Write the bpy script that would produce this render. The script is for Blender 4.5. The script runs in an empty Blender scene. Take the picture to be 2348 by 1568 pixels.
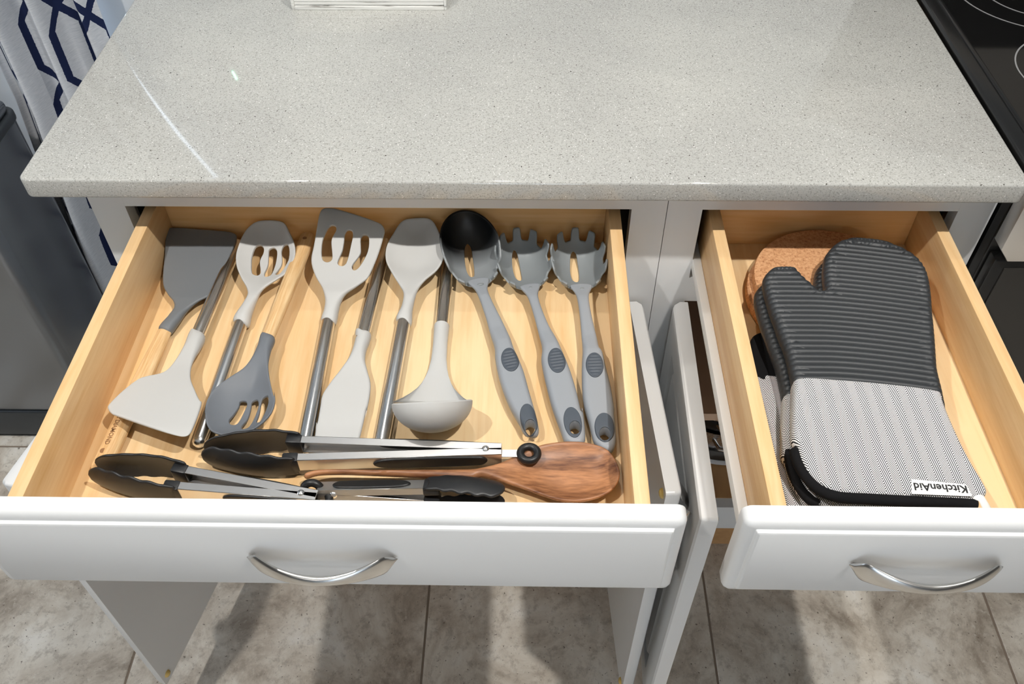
import bpy, bmesh, math, random
import numpy as np
from mathutils import Vector, Matrix, Euler
from mathutils.geometry import delaunay_2d_cdt

random.seed(7)
SC = bpy.context.scene
COL = SC.collection

# ------------------------------------------------------------------ camera, world, exposure
cam_d = bpy.data.cameras.new('camera')
cam_d.sensor_fit = 'HORIZONTAL'; cam_d.sensor_width = 36.0
cam_d.lens = 2003.02 / 2348 * 36.0
cam_d.clip_start = 0.02
cam = bpy.data.objects.new('camera', cam_d); COL.objects.link(cam)
cam.location = (0.4799, -0.8138, 1.4976)
cam.rotation_euler = (0.7403, 0.0062, 0.0175)
SC.camera = cam

world = bpy.data.worlds.new('daylight'); SC.world = world
world.use_nodes = True
bg = world.node_tree.nodes['Background']
bg.inputs['Color'].default_value = (0.72, 0.85, 1.0, 1)
bg.inputs['Strength'].default_value = 6.0

SC.view_settings.view_transform = 'Standard'
SC.view_settings.look = 'None'
SC.view_settings.gamma = 1.0
SC.view_settings.use_curve_mapping = False
SC.view_settings.exposure = -0.10
SC.cycles.use_light_tree = False; SC.cycles.max_bounces = 6; SC.cycles.diffuse_bounces = 3; SC.cycles.glossy_bounces = 3; SC.cycles.transmission_bounces = 4; SC.cycles.transparent_max_bounces = 6
SC.cycles.adaptive_threshold = 0.035
SC.cycles.caustics_reflective = False; SC.cycles.caustics_refractive = False
LAMP_POWER = 73.0          # watts per recessed ceiling lamp (main pair)
LAMP_COLOR = (1.0, 0.965, 0.915)

# ------------------------------------------------------------------ helpers
MW = {}
def lin(c):
    return tuple(((x/255.0)/12.92 if x/255.0 <= 0.04045 else ((x/255.0+0.055)/1.055)**2.4) for x in c)

def put(o, label=None, cat=None, group=None, kind=None):
    if label: o['label'] = label
    if cat: o['category'] = cat
    if group: o['group'] = group
    if kind: o['kind'] = kind
    return o

def thing(name, label, cat, loc=(0, 0, 0), rot=(0, 0, 0), group=None):
    o = bpy.data.objects.new(name, None); COL.objects.link(o)
    o.empty_display_size = 0.02
    o.location = loc; o.rotation_euler = rot
    MW[o] = Matrix.Translation(Vector(loc)) @ Euler(rot, 'XYZ').to_matrix().to_4x4()
    return put(o, label, cat, group)

def mesh(verts, faces, smooth=True, angle=40):
    me = bpy.data.meshes.new('m')
    me.from_pydata([tuple(map(float, v)) for v in verts], [], faces)
    me.validate(); finish(me, smooth, angle)
    return me

def finish(me, smooth=True, angle=40):
    bm = bmesh.new(); bm.from_mesh(me)
    bmesh.ops.remove_doubles(bm, verts=bm.verts, dist=1e-6)
    bmesh.ops.recalc_face_normals(bm, faces=bm.faces)
    for f in bm.faces: f.smooth = smooth
    if smooth and angle < 180:
        a = math.radians(angle)
        for e in bm.edges:
            if len(e.link_faces) == 2 and e.calc_face_angle(0) > a: e.smooth = False
    bm.to_mesh(me); bm.free()

def obj(name, me, mat, parent=None, world=True, M=None):
    """one mesh object; world=True: the mesh is given in world coordinates"""
    if M is not None: me.transform(M)
    o = bpy.data.objects.new(name, me); COL.objects.link(o)
    me.name = name
    if mat: 
        if len(me.materials) == 0: me.materials.append(mat)
    if parent is not None:
        o.parent = parent
        if world: me.transform(MW[parent].inverted())
        MW[o] = MW[parent]
    else:
        MW[o] = Matrix.Identity(4)
    return o

def bm_mesh(bm, smooth=True, angle=40):
    me = bpy.data.meshes.new('m'); bm.to_mesh(me); bm.free(); finish(me, smooth, angle); return me

def box(x0, x1, y0, y1, z0, z1, bev=0.0, seg=2):
    bm = bmesh.new()
    bmesh.ops.create_cube(bm, size=1.0)
    for v in bm.verts:
        v.co = Vector(((x0+x1)/2 + v.co.x*(x1-x0), (y0+y1)/2 + v.co.y*(y1-y0), (z0+z1)/2 + v.co.z*(z1-z0)))
    if bev > 0:
        bmesh.ops.bevel(bm, geom=list(bm.edges), offset=bev, segments=seg, profile=0.5, affect='EDGES')
    return bm_mesh(bm)

def join(*ms):
    bm = bmesh.new()
    for m in ms:
        bm.from_mesh(m); bpy.data.meshes.remove(m)
    return bm_mesh(bm)

def prism(pts, z0, z1, bev=0.0, seg=3):
    bm = bmesh.new()
    vs = [bm.verts.new((p[0], p[1], z0)) for p in pts]
    f = bm.faces.new(vs)
    r = bmesh.ops.extrude_face_region(bm, geom=[f])
    for v in r['geom']:
        if isinstance(v, bmesh.types.BMVert): v.co.z = z1
    bmesh.ops.recalc_face_normals(bm, faces=bm.faces)
    if bev > 0:
        es = [e for e in bm.edges if abs(e.verts[0].co.z - e.verts[1].co.z) < 1e-7]
        bmesh.ops.bevel(bm, geom=es, offset=bev, segments=seg, profile=0.5, affect='EDGES')
    return bm_mesh(bm)

def rrect(x0, x1, y0, y1, r, n=6):
    out = []
    for cx, cy, a0 in ((x1-r, y1-r, 0), (x0+r, y1-r, 90), (x0+r, y0+r, 180), (x1-r, y0+r, 270)):
        for i in range(n+1):
            a = math.radians(a0 + 90*i/n); out.append((cx+r*math.cos(a), cy+r*math.sin(a)))
    return out

def tube(path, rad, seg=16, cap=True, flat=1.0):
    """round tube along a path; rad number or list; flat squashes local vertical"""
    P = [Vector(p) for p in path]; n = len(P)
    R = rad if isinstance(rad, (list, tuple)) else [rad]*n
    vs, fs = [], []
    up = Vector((0, 0, 1))
    for i in range(n):
        t = (P[min(i+1, n-1)] - P[max(i-1, 0)]).normalized()
        u = up if abs(t.dot(up)) < 0.95 else Vector((0, 1, 0))
        s = t.cross(u).normalized(); w = s.cross(t).normalized()
        for k in range(seg):
            a = 2*math.pi*k/seg
            vs.append(P[i] + s*math.cos(a)*R[i] + w*math.sin(a)*R[i]*flat)
    for i in range(n-1):
        for k in range(seg):
            fs.append((i*seg+k, i*seg+(k+1) % seg, (i+1)*seg+(k+1) % seg, (i+1)*seg+k))
    if cap:
        fs.append(tuple(range(seg))); fs.append(tuple(range((n-1)*seg, n*seg)))
    return mesh(vs, fs)

def lathe(prof, seg=40, center=(0, 0, 0)):
    vs, fs = [], []
    n = len(prof)
    for k in range(seg):
        a = 2*math.pi*k/seg
        for r, z in prof:
            vs.append((center[0]+r*math.cos(a), center[1]+r*math.sin(a), center[2]+z))
    for k in range(seg):
        for i in range(n-1):
            fs.append((k*n+i, ((k+1) % seg)*n+i, ((k+1) % seg)*n+i+1, k*n+i+1))
    return mesh(vs, fs)

def torus(R, r, seg=36, sides=16, M=None):
    prof = [(R+r*math.cos(2*math.pi*i/sides), r*math.sin(2*math.pi*i/sides)) for i in range(sides+1)]
    m = lathe(prof, seg)
    if M is not None: m.transform(M)
    return m

def catmull(pts, step, closed=True):
    P = np.array(pts, float); n = len(P); out = []
    rng = range(n) if closed else range(n-1)
    for i in rng:
        if closed: p0, p1, p2, p3 = P[(i-1) % n], P[i], P[(i+1) % n], P[(i+2) % n]
        else: p0, p1, p2, p3 = P[max(i-1, 0)], P[i], P[i+1], P[min(i+2, n-1)]
        # centripetal parametrisation avoids loops on uneven points
        def tj(t, a, b): return t + max(np.linalg.norm(b-a), 1e-6)**0.5
        t0 = 0; t1 = tj(t0, p0, p1) if np.linalg.norm(p1-p0) > 1e-9 else 1e-3
        t2 = tj(t1, p1, p2); t3 = tj(t2, p2, p3) if np.linalg.norm(p3-p2) > 1e-9 else t2+1e-3
        m = max(1, int(math.ceil(np.linalg.norm(p2-p1)/step)))
        for k in range(m):
            t = t1 + (t2-t1)*k/m
            A1 = (t1-t)/(t1-t0)*p0+(t-t0)/(t1-t0)*p1; A2 = (t2-t)/(t2-t1)*p1+(t-t1)/(t2-t1)*p2; A3 = (t3-t)/(t3-t2)*p2+(t-t2)/(t3-t2)*p3
            B1 = (t2-t)/(t2-t0)*A1+(t-t0)/(t2-t0)*A2; B2 = (t3-t)/(t3-t1)*A2+(t-t1)/(t3-t1)*A3
            out.append((t2-t)/(t2-t1)*B1+(t-t1)/(t2-t1)*B2)
    if not closed: out.append(P[-1])
    return np.array(out)

def dist_loops(p, loops):
    best = np.full(len(p), 1e9)
    for L in loops:
        A = L; B = np.roll(L, -1, 0); AB = B-A; l2 = np.maximum((AB**2).sum(1), 1e-12)
        for s in range(0, len(p), 1500):
            q = p[s:s+1500]
            t = np.clip(((q[:, None]-A[None])*AB[None]).sum(2)/l2[None], 0, 1)
            d = np.sqrt(((q[:, None]-(A[None]+t[..., None]*AB[None]))**2).sum(2)).min(1)
            best[s:s+1500] = np.minimum(best[s:s+1500], d)
    return best

def inside(p, L):
    c = np.zeros(len(p), bool)
    x1, y1 = L[:, 0], L[:, 1]; x2, y2 = np.roll(x1, -1), np.roll(y1, -1)
    for i in range(len(L)):
        k = ((y1[i] > p[:, 1]) != (y2[i] > p[:, 1]))
        with np.errstate(divide='ignore', invalid='ignore'):
            xi = (x2[i]-x1[i])*(p[:, 1]-y1[i])/(y2[i]-y1[i])+x1[i]
        c ^= k & (p[:, 0] < xi)
    return c

def sheet(outline, holes=(), h=2.0, wc=None, top=None, step=2.5, grid=4.0, edge=None, smooth_in=True, pts=None, wrap=None, smooth_holes=True):
    """A rounded slab cut to an outline, in millimetres in its own plane.
    h: half thickness (number or f(u,v)); wc: height of the middle surface f(u,v,d); top: extra relief on the upper skin f(u,v,d);
    wrap: optional f(u,v,w)->(x,y,z).  Returns a mesh in metres."""
    L0 = catmull(outline, step) if smooth_in else np.array(outline, float)
    HL = [catmull(q, step) if smooth_holes else np.array(q, float) for q in holes]
    loops = [L0]+HL
    hf = h if callable(h) else (lambda u, v: np.full(len(u), float(h)))
    e = edge if edge else (float(np.mean(hf(L0[:, 0], L0[:, 1]))))
    cand = []
    for L in loops:
        nx = np.roll(L, -1, 0)-np.roll(L, 1, 0); nrm = np.stack([-nx[:, 1], nx[:, 0]], 1); nrm /= np.maximum(np.linalg.norm(nrm, axis=1, keepdims=True), 1e-9)
        ee = e if L is L0 else min(e, 0.9)
        for f in (0.1, 0.36, 0.74, 1.05, 1.6):
            for s in (1, -1):
                q = L+nrm*s*f*ee
                ok = inside(q, L0)
                for H in HL: ok &= ~inside(q, H)
                q = q[ok]
                if len(q):
                    d = dist_loops(q, loops); cand.append(q[d > f*ee*0.93])
    lo, hi = L0.min(0), L0.max(0)
    if pts is None:
        gx, gy = np.meshgrid(np.arange(lo[0], hi[0], grid), np.arange(lo[1], hi[1], grid)); g = np.stack([gx.ravel(), gy.ravel()], 1)
        g[:, 0] += ((np.arange(len(g))//gx.shape[1]) % 2)*grid/2
    else: g = pts
    ok = inside(g, L0)
    for H in HL: ok &= ~inside(g, H)
    g = g[ok]
    if len(g): g = g[dist_loops(g, loops) > 1.6*e+grid*0.3] if pts is None else g[dist_loops(g, loops) > 0.45*e]
    C = np.concatenate([c for c in cand if len(c)]+[g]) if cand else g
    # thin out coincident candidates
    key = np.round(C/(min(e, 1.0 if HL else e)*0.12)).astype(int); _, ix = np.unique(key, axis=0, return_index=True); C = C[np.sort(ix)]
    V = []; E = []
    for L in loops:
        b = len(V); V += [Vector((float(a), float(c))) for a, c in L]
        E += [(b+i, b+(i+1) % len(L)) for i in range(len(L))]
    V += [Vector((float(a), float(c))) for a, c in C]
    vo, eo, fo, ov, oe, of = delaunay_2d_cdt(V, E, [], 0, 1e-4)
    P = np.array([(v.x, v.y) for v in vo])
    F = [tuple(f) for f in fo]
    cen = np.array([P[list(f)].mean(0) for f in F])
    ok = inside(cen, L0)
    for H in HL: ok &= ~inside(cen, H)
    F = [f for f, k in zip(F, ok) if k]
    d0 = dist_loops(P, loops[:1]); dh = dist_loops(P, HL) if HL else np.full(len(P), 1e9)
    d = np.minimum(d0, dh)
    hh = hf(P[:, 0], P[:, 1]); r = np.minimum(hh, e*1.0) if edge else hh
    x = np.clip(d0/np.maximum(r, 1e-6), 0, 1); gph = hh*np.sqrt(np.maximum(0, 1-(1-x)**2))
    x = np.clip(dh/np.maximum(np.minimum(hh, 0.9), 1e-6), 0, 1); gph = gph*np.sqrt(np.maximum(0, 1-(1-x)**2))
    W = wc(P[:, 0], P[:, 1], d0) if wc else np.zeros(len(P))
    T = W+gph+(top(P[:, 0], P[:, 1], d)*np.clip(d/max(e*0.3, 1e-6), 0, 1) if top else 0)
    B = W-gph
    n = len(P); verts = []; bot = {}
    for i in range(n): verts.append((P[i, 0], P[i, 1], T[i]))
    for i in range(n):
        if d[i] < 1e-4: bot[i] = i
        else: bot[i] = len(verts); verts.append((P[i, 0], P[i, 1], B[i]))
    if wrap: verts = [wrap(*v) for v in verts]
    faces = F+[tuple(bot[k] for k in reversed(f)) for f in F]
    me = bpy.data.meshes.new('m')
    me.from_pydata([(a/1000, b/1000, c/1000) for a, b, c in verts], [], faces)
    me.validate(); finish(me, True, 62)
    return me

def slope_M(s):
    """tilt a head: local x rises by slope s"""
    return Matrix.Rotation(-math.atan(s), 4, 'Y')

def text_mesh(body, size, extrude=0.0002, bold=0.0):
    cu = bpy.data.curves.new('t', 'FONT'); cu.body = body; cu.size = size; cu.extrude = extrude; cu.offset = bold
    cu.align_x = 'CENTER'; cu.align_y = 'CENTER'; cu.resolution_u = 2
    o = bpy.data.objects.new('t', cu); COL.objects.link(o)
    dg = bpy.context.evaluated_depsgraph_get(); dg.update()
    me = bpy.data.meshes.new_from_object(o.evaluated_get(dg))
    bpy.data.objects.remove(o); bpy.data.curves.remove(cu)
    return me

# ------------------------------------------------------------------ materials
def new_mat(name, color, rough=0.5, metal=0.0, spec=0.5, **kw):
    m = bpy.data.materials.new(name); m.use_nodes = True
    b = m.node_tree.nodes['Principled BSDF']
    b.inputs['Base Color'].default_value = (*color, 1)
    b.inputs['Roughness'].default_value = rough; b.inputs['Metallic'].default_value = metal
    b.inputs['Specular IOR Level'].default_value = spec
    for k, v in kw.items(): b.inputs[k.replace('_', ' ')].default_value = v
    return m

class NT:
    def __init__(s, m): s.m = m; s.t = m.node_tree; s.b = s.t.nodes['Principled BSDF']
    def n(s, t, **kw):
        x = s.t.nodes.new(t)
        for k, v in kw.items():
            if k.startswith('i_'): x.inputs[int(k[2:])].default_value = v
            else: setattr(x, k, v)
        return x
    def l(s, a, b): s.t.links.new(a, b)
    def coord(s, kind='Object', scale=(1, 1, 1), rot=(0, 0, 0), loc=(0, 0, 0)):
        c = s.n('ShaderNodeTexCoord'); mp = s.n('ShaderNodeMapping'); mp.inputs['Scale'].default_value = scale; mp.inputs['Rotation'].default_value = rot; mp.inputs['Location'].default_value = loc
        s.l(c.outputs[kind], mp.inputs[0]); return mp.outputs[0]
    def noise(s, vec, scale, detail=4, rough=0.55, dist=0.0):
        x = s.n('ShaderNodeTexNoise'); x.inputs['Scale'].default_value = scale; x.inputs['Detail'].default_value = detail; x.inputs['Roughness'].default_value = rough; x.inputs['Distortion'].default_value = dist
        s.l(vec, x.inputs['Vector']); return x.outputs[0]
    def ramp(s, fac, stops, interp='LINEAR'):
        r = s.n('ShaderNodeValToRGB'); r.color_ramp.interpolation = interp
        el = r.color_ramp.elements
        while len(el) < len(stops): el.new(0.5)
        for e, (p, c) in zip(el, stops): e.position = p; e.color = (*c, 1) if len(c) == 3 else c
        s.l(fac, r.inputs[0]); return r.outputs[0]
    def math(s, op, a, b=None, c=None):
        x = s.n('ShaderNodeMath', operation=op)
        for i, v in enumerate((a, b, c)):
            if v is None: continue
            if isinstance(v, (int, float)): x.inputs[i].default_value = v
            else: s.l(v, x.inputs[i])
        return x.outputs[0]
    def mix(s, fac, a, b, mode='MIX'):
        x = s.n('ShaderNodeMix', data_type='RGBA', blend_type=mode)
        for i, v in ((0, fac), (6, a), (7, b)):
            if isinstance(v, (int, float)): x.inputs[i].default_value = v
            elif isinstance(v, tuple): x.inputs[i].default_value = (*v, 1)
            else: s.l(v, x.inputs[i])
        return x.outputs[2]
    def bump(s, height, strength=0.2, dist=0.001):
        x = s.n('ShaderNodeBump'); x.inputs['Strength'].default_value = strength; x.inputs['Distance'].default_value = dist
        s.l(height, x.inputs['Height']); s.l(x.outputs[0], s.b.inputs['Normal'])
    def color(s, c): s.l(c, s.b.inputs['Base Color'])
    def rough(s, c): s.l(c, s.b.inputs['Roughness'])

def wood(name, light, dark, scale=(18, 2.2, 18), rough=0.42, contrast=(0.35, 0.68), fine=True):
    m = new_mat(name, light, rough); t = NT(m)
    v = t.coord('Object', scale); a = t.noise(v, 1.0, 5, 0.6, 0.6)
    v2 = t.coord('Object', tuple(q*7 for q in scale)); b = t.noise(v2, 1.0, 3, 0.5)
    f = t.math('ADD', t.math('MULTIPLY', a, 0.75), t.math('MULTIPLY', b, 0.25))
    t.color(t.ramp(f, [(contrast[0], dark), (contrast[1], light)]))
    t.bump(b, 0.05, 0.0006)
    return m

WHITE = new_mat('white_paint', lin((227, 228, 228)), 0.32)
WALLP = new_mat('wall_paint', lin((222, 226, 228)), 0.7)
_t = NT(WALLP); _t.bump(_t.noise(_t.coord(), 90, 3), 0.35, 0.002)
CEIL = new_mat('ceiling_paint', lin((240, 240, 238)), 0.8)
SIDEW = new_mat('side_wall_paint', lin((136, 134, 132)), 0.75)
MAPLE = wood('maple_side', lin((243, 210, 162)), lin((226, 182, 126)), (34, 2.5, 34), 0.42, (0.36, 0.64))
MAPLE_B = wood('maple_board', lin((244, 214, 168)), lin((228, 186, 132)), (24, 1.8, 24), 0.42, (0.38, 0.62))
MAPLE_X = wood('maple_back', lin((242, 204, 150)), lin((224, 176, 114)), (2.2, 22, 30))
INTER = wood('cabinet_interior', lin((214, 168, 116)), lin((190, 144, 96)), (14, 2, 14))
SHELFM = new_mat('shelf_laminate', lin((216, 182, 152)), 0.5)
BIRCH = wood('beech_handle', lin((240, 208, 160)), lin((212, 168, 114)), (7, 120, 120), 0.5, (0.38, 0.6))
OLIVE = wood('olive_wood', lin((190, 134, 92)), lin((98, 58, 36)), (9, 55, 40), 0.42, (0.36, 0.60))
STEEL = new_mat('steel', (0.82, 0.82, 0.82), 0.22, 1.0)
_t = NT(STEEL); _t.rough(_t.ramp(_t.noise(_t.coord('Object', (8, 900, 900)), 1, 2), [(0.3, (0.16,)*3), (0.7, (0.30,)*3)]))
TSTEEL = new_mat('tong_steel', (0.80, 0.79, 0.78), 0.34, 1.0)
NICKEL = new_mat('satin_nickel', (0.66, 0.65, 0.63), 0.27, 1.0)
def silicone(name, c, rough=0.5):
    m = new_mat(name, lin(c), rough); t = NT(m); t.bump(t.noise(t.coord(), 1200, 2), 0.08, 0.0003); return m
S_LIGHT = silicone('light_grey_silicone', (196, 196, 194))
S_DARK = silicone('dark_grey_silicone', (112, 116, 120))
S_SLATE = silicone('slate_silicone', (110, 115, 122))
NYLON = silicone('grey_nylon', (138, 144, 147), 0.40)
GRIP = silicone('grey_grip', (148, 153, 159), 0.5)
PAD = silicone('slate_grip_pad', (72, 80, 90), 0.5)
BLACKS = silicone('black_silicone', (34, 35, 37), 0.42)
BLACKP = new_mat('black_plastic', lin((26, 26, 27)), 0.4)
MITTB = silicone('black_mitt_silicone', (50, 53, 56), 0.46)
CLOTHB = new_mat('black_cloth', lin((20, 20, 22)), 0.9, spec=0.2)
_t = NT(CLOTHB); _t.bump(_t.noise(_t.coord(), 700, 3), 0.3, 0.0008)
LABELM = new_mat('white_label', lin((236, 236, 234)), 0.7)
INK = new_mat('black_ink', lin((24, 24, 26)), 0.6)
BRAND = new_mat('burnt_brown', lin((146, 104, 66)), 0.7)
GLASSB = new_mat('black_glass', (0.006, 0.006, 0.006), 0.06, spec=0.6)
BLACKE = new_mat('black_enamel', (0.012, 0.012, 0.012), 0.22)
OVENG = new_mat('oven_glass', (0.03, 0.028, 0.025), 0.2)
RINGM = new_mat('burner_ring_print', lin((150, 150, 150)), 0.4)
BINM = new_mat('dark_bin_steel', (0.24, 0.255, 0.275), 0.27, 0.9)
BINP = new_mat('dark_bin_plastic', (0.030, 0.036, 0.042), 0.4)
RUBC = new_mat('amber_bumper', lin((222, 190, 112)), 0.15)
SLIDEM = new_mat('white_slide', lin((244, 244, 242)), 0.35)
PANELM = new_mat('grey_control_panel', (0.55, 0.50, 0.44), 0.5)
DARKR = new_mat('recess_shade', (0.02, 0.017, 0.015), 0.8)

CORK = new_mat('cork', lin((214, 160, 116)), 0.85, spec=0.2)
_t = NT(CORK); _v = _t.coord()
_c = _t.ramp(_t.noise(_v, 330, 4, 0.7), [(0.30, lin((150, 98, 64))), (0.44, lin((206, 152, 108))), (0.6, lin((222, 172, 128))), (0.75, lin((236, 190, 148)))])
_t.color(_c); _t.bump(_t.noise(_v, 420, 3), 0.4, 0.001)

QUARTZ = new_mat('grey_quartz', lin((204, 203, 198)), 0.055)
_t = NT(QUARTZ); _v = _t.coord()
_base = _t.ramp(_t.noise(_v, 5, 3), [(0.35, lin((182, 182, 178))), (0.65, lin((193, 193, 188)))])
_fine = _t.ramp(_t.noise(_v, 480, 3, 0.7), [(0.36, lin((152, 150, 144))), (0.47, (1, 1, 1)), (0.7, (1, 1, 1))])
_base = _t.mix(0.55, _base, _fine, 'MULTIPLY')
def specks(t, v, scale, thr, keep, seedoff):
    vo = t.n('ShaderNodeTexVoronoi'); vo.inputs['Scale'].default_value = scale
    nz = t.n('ShaderNodeVectorMath', operation='ADD'); t.l(v, nz.inputs[0])
    wob = t.n('ShaderNodeTexNoise'); wob.inputs['Scale'].default_value = scale*1.3; t.l(v, wob.inputs['Vector'])
    sc = t.n('ShaderNodeVectorMath', operation='SCALE'); t.l(wob.outputs[1], sc.inputs[0]); sc.inputs[3].default_value = 1.1/scale
    t.l(sc.outputs[0], nz.inputs[1]); t.l(nz.outputs[0], vo.inputs['Vector'])
    sep = t.n('ShaderNodeSeparateColor'); t.l(vo.outputs['Color'], sep.inputs[0])
    return t.math('MULTIPLY', t.math('LESS_THAN', vo.outputs['Distance'], thr), t.math('GREATER_THAN', sep.outputs[seedoff], keep))
_s1 = specks(_t, _v, 700, 0.34, 0.74, 0); _s2 = specks(_t, _v, 260, 0.20, 0.95, 1); _s3 = specks(_t, _v, 520, 0.28, 0.95, 2)
_base = _t.mix(_t.math('MULTIPLY', _s1, 0.5), _base, lin((112, 108, 100)))
_base = _t.mix(_s3, _base, lin((240, 240, 236)))
_base = _t.mix(_s2, _base, lin((58, 52, 46)))
_t.color(_base)

TILE = new_mat('travertine_tile', lin((188, 176, 160)), 0.45)
_t = NT(TILE); _oi = _t.n('ShaderNodeObjectInfo')
_tc = _t.n('ShaderNodeTexCoord'); _va = _t.n('ShaderNodeVectorMath', operation='ADD'); _sc = _t.n('ShaderNodeVectorMath', operation='SCALE')
_t.l(_oi.outputs['Location'], _sc.inputs[0]); _sc.inputs[3].default_value = 3.7
_t.l(_tc.outputs['Object'], _va.inputs[0]); _t.l(_sc.outputs[0], _va.inputs[1]); _v = _va.outputs[0]
_big = _t.noise(_v, 6.0, 8, 0.68, 0.5)
_c = _t.ramp(_big, [(0.36, lin((160, 148, 134))), (0.46, lin((202, 192, 178))), (0.56, lin((226, 219, 207))), (0.66, lin((238, 234, 226)))])
_c = _t.mix(_t.ramp(_t.noise(_v, 42, 6, 0.75, 0.25), [(0.36, (0.45,)*3), (0.5, (0,)*3)]), _c, lin((138, 126, 112)))
_c = _t.mix(_t.ramp(_t.noise(_v, 75, 6, 0.75, 0.3), [(0.56, (0,)*3), (0.68, (0.6,)*3)]), _c, lin((226, 222, 212)))
_c = _t.mix(_t.ramp(_t.noise(_v, 150, 2), [(0.28, (0.8,)*3), (0.33, (0,)*3)]), _c, lin((96, 84, 72)))
_t.color(_c); _t.bump(_t.noise(_v, 45, 5, 0.7), 0.2, 0.0015)
GROUT = new_mat('grout', lin((140, 126, 112)), 0.9)

WASHED = new_mat('whitewashed_wood', lin((230, 230, 226)), 0.7)
_t = NT(WASHED); _v = _t.coord('Object', (5, 5, 160))
_t.color(_t.ramp(_t.noise(_v, 1.6, 5, 0.65, 0.5), [(0.34, lin((120, 116, 110))), (0.43, lin((222, 222, 218))), (0.6, lin((240, 240, 236)))]))

HERR = new_mat('herringbone_cloth', lin((190, 190, 190)), 0.85, spec=0.2)
_t = NT(HERR); _sep = _t.n('ShaderNodeSeparateXYZ'); _t.l(_t.coord('Object', (1, 1, 1), (0, 0, math.radians(-2))), _sep.inputs[0])
_per, _pit = 0.0165, 0.0025
_fx = _t.math('ABSOLUTE', _t.math('SUBTRACT', _t.math('FRACT', _t.math('DIVIDE', _sep.outputs[0], _per)), 0.5))
_ph = _t.math('FRACT', _t.math('DIVIDE', _t.math('ADD', _sep.outputs[1], _t.math('MULTIPLY', _fx, _per*1.35)), _pit))
_t.color(_t.ramp(_ph, [(0.0, lin((26, 26, 28))), (0.40, lin((30, 30, 32))), (0.5, lin((240, 240, 240))), (0.95, lin((244, 244, 244)))]))

CURT = new_mat('trellis_curtain', lin((214, 218, 224)), 0.85, spec=0.15)
_t = NT(CURT); _uv = _t.n('ShaderNodeUVMap'); _sep = _t.n('ShaderNodeSeparateXYZ'); _t.l(_uv.outputs[0], _sep.inputs[0])
_a, _bb = 0.125, 0.30
_tri = _t.math('ABSOLUTE', _t.math('SUBTRACT', _t.math('FRACT', _t.math('DIVIDE', _sep.outputs[1], _bb)), 0.5))      # 0..0.5
_trap = _t.math('MULTIPLY', _t.math('SUBTRACT', _t.math('MINIMUM', _t.math('MAXIMUM', _t.math('MULTIPLY', _t.math('SUBTRACT', _tri, 0.25), 2.6), -0.30), 0.30), 0.0), 0.80)
def _line(sign):
    q = _t.math('ADD', _t.math('DIVIDE', _sep.outputs[0], _a), _t.math('MULTIPLY', _trap, sign))
    return _t.math('ABSOLUTE', _t.math('SUBTRACT', _t.math('FRACT', q), 0.5))
_ln = _t.math('MINIMUM', _line(1.0), _line(-1.0))
_wv = _t.noise(_uv.outputs[0], 260, 2)
_ink = _t.math('LESS_THAN', _t.math('ADD', _ln, _t.math('MULTIPLY', _wv, 0.02)), 0.078)
_fab = _t.ramp(_t.noise(_t.coord('UV', (60, 600, 1)), 1, 2), [(0.3, lin((205, 209, 214))), (0.7, lin((226, 228, 232)))])
_t.color(_t.mix(_ink, _fab, lin((34, 44, 78))))
_t.b.inputs['Subsurface Weight'].default_value = 0.0
# ------------------------------------------------------------------ outlines (mm, in each object's own plane)
HEAD_a = dict(loc=(0.0619, -0.1373, 0.7689), head=86.68, slope=0.1, handle=181.3,
  outline=[(-2.1,-6.6), (14.1,-12.5), (30.6,-16.7), (45.7,-25.3), (57.9,-37.6), (77.5,-41.5), (110.1,-43), (149.2,-44.6), (155.7,-41.7), (158.8,-35.5), (161.3,-0.9), (162.5,37.6), (160.9,45.1), (153,46.2), (118,37.4), (68.6,23.4), (54.7,13.3), (44.6,3.5), (35.4,-0.3), (21.2,2.6), (2,7.5)],
  slots=[])
HEAD_b = dict(loc=(0.1073, -0.1433, 0.7729), head=-93.35, slope=0.16, handle=160.4,
  outline=[(-3.1,-8.5), (26.1,-7.4), (47.9,-7.9), (64,-10.4), (70.8,-14.5), (77,-27.4), (81.4,-34.2), (102.2,-43.9), (124.3,-49.1), (127.9,-48.8), (133.5,-44.4), (137,-39.9), (140,-31.8), (162.4,42.4), (160.7,47.4), (154.8,49), (111.4,43.7), (110.8,42.4), (93.6,29.9), (77,19.5), (59.4,13.5), (40.9,11.3), (24.5,11.5), (3.6,8.5)],
  slots=[])
HEAD_c = dict(loc=(0.1502, -0.1246, 0.7689), head=88.29, slope=0.2, handle=168.9,
  outline=[(-2.6,-9), (15.6,-10.4), (33.1,-12.4), (46.5,-15.4), (53.3,-19.6), (62.7,-29.1), (74.4,-40.1), (88.4,-45.1), (102.4,-45.9), (118.9,-41.7), (135.4,-33), (148.6,-24.8), (152.1,-18.3), (153.3,-2.4), (150.6,10.8), (142.3,18.9), (128.7,24), (111.8,26.2), (97.7,26.1), (81.5,21.8), (64.6,12.6), (50.3,3.1), (41.5,0.4), (28.2,3.2), (3.1,9)],
  slots=[[(98.3,8.1), (112.5,6.2), (114.5,2.7), (110.4,-1.4), (103.3,-2.4), (91.5,-0.5), (72.1,-4.7), (69.7,-3.3), (70.7,1.6), (89,7.2)], [(101.3,-11.4), (109.5,-10.8), (111.3,-14.3), (107.4,-18.2), (94.5,-20.3), (80.6,-20.1), (68.4,-17.7), (67.8,-14), (72.3,-11.8), (85,-13.5)], [(106.5,-26.6), (113.2,-27.7), (114.2,-31), (109.1,-34.2), (92.8,-36.8), (83.4,-34.7), (68.8,-28.9), (69.8,-26.2), (85.6,-30.5), (94.9,-29.4)]])
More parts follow.
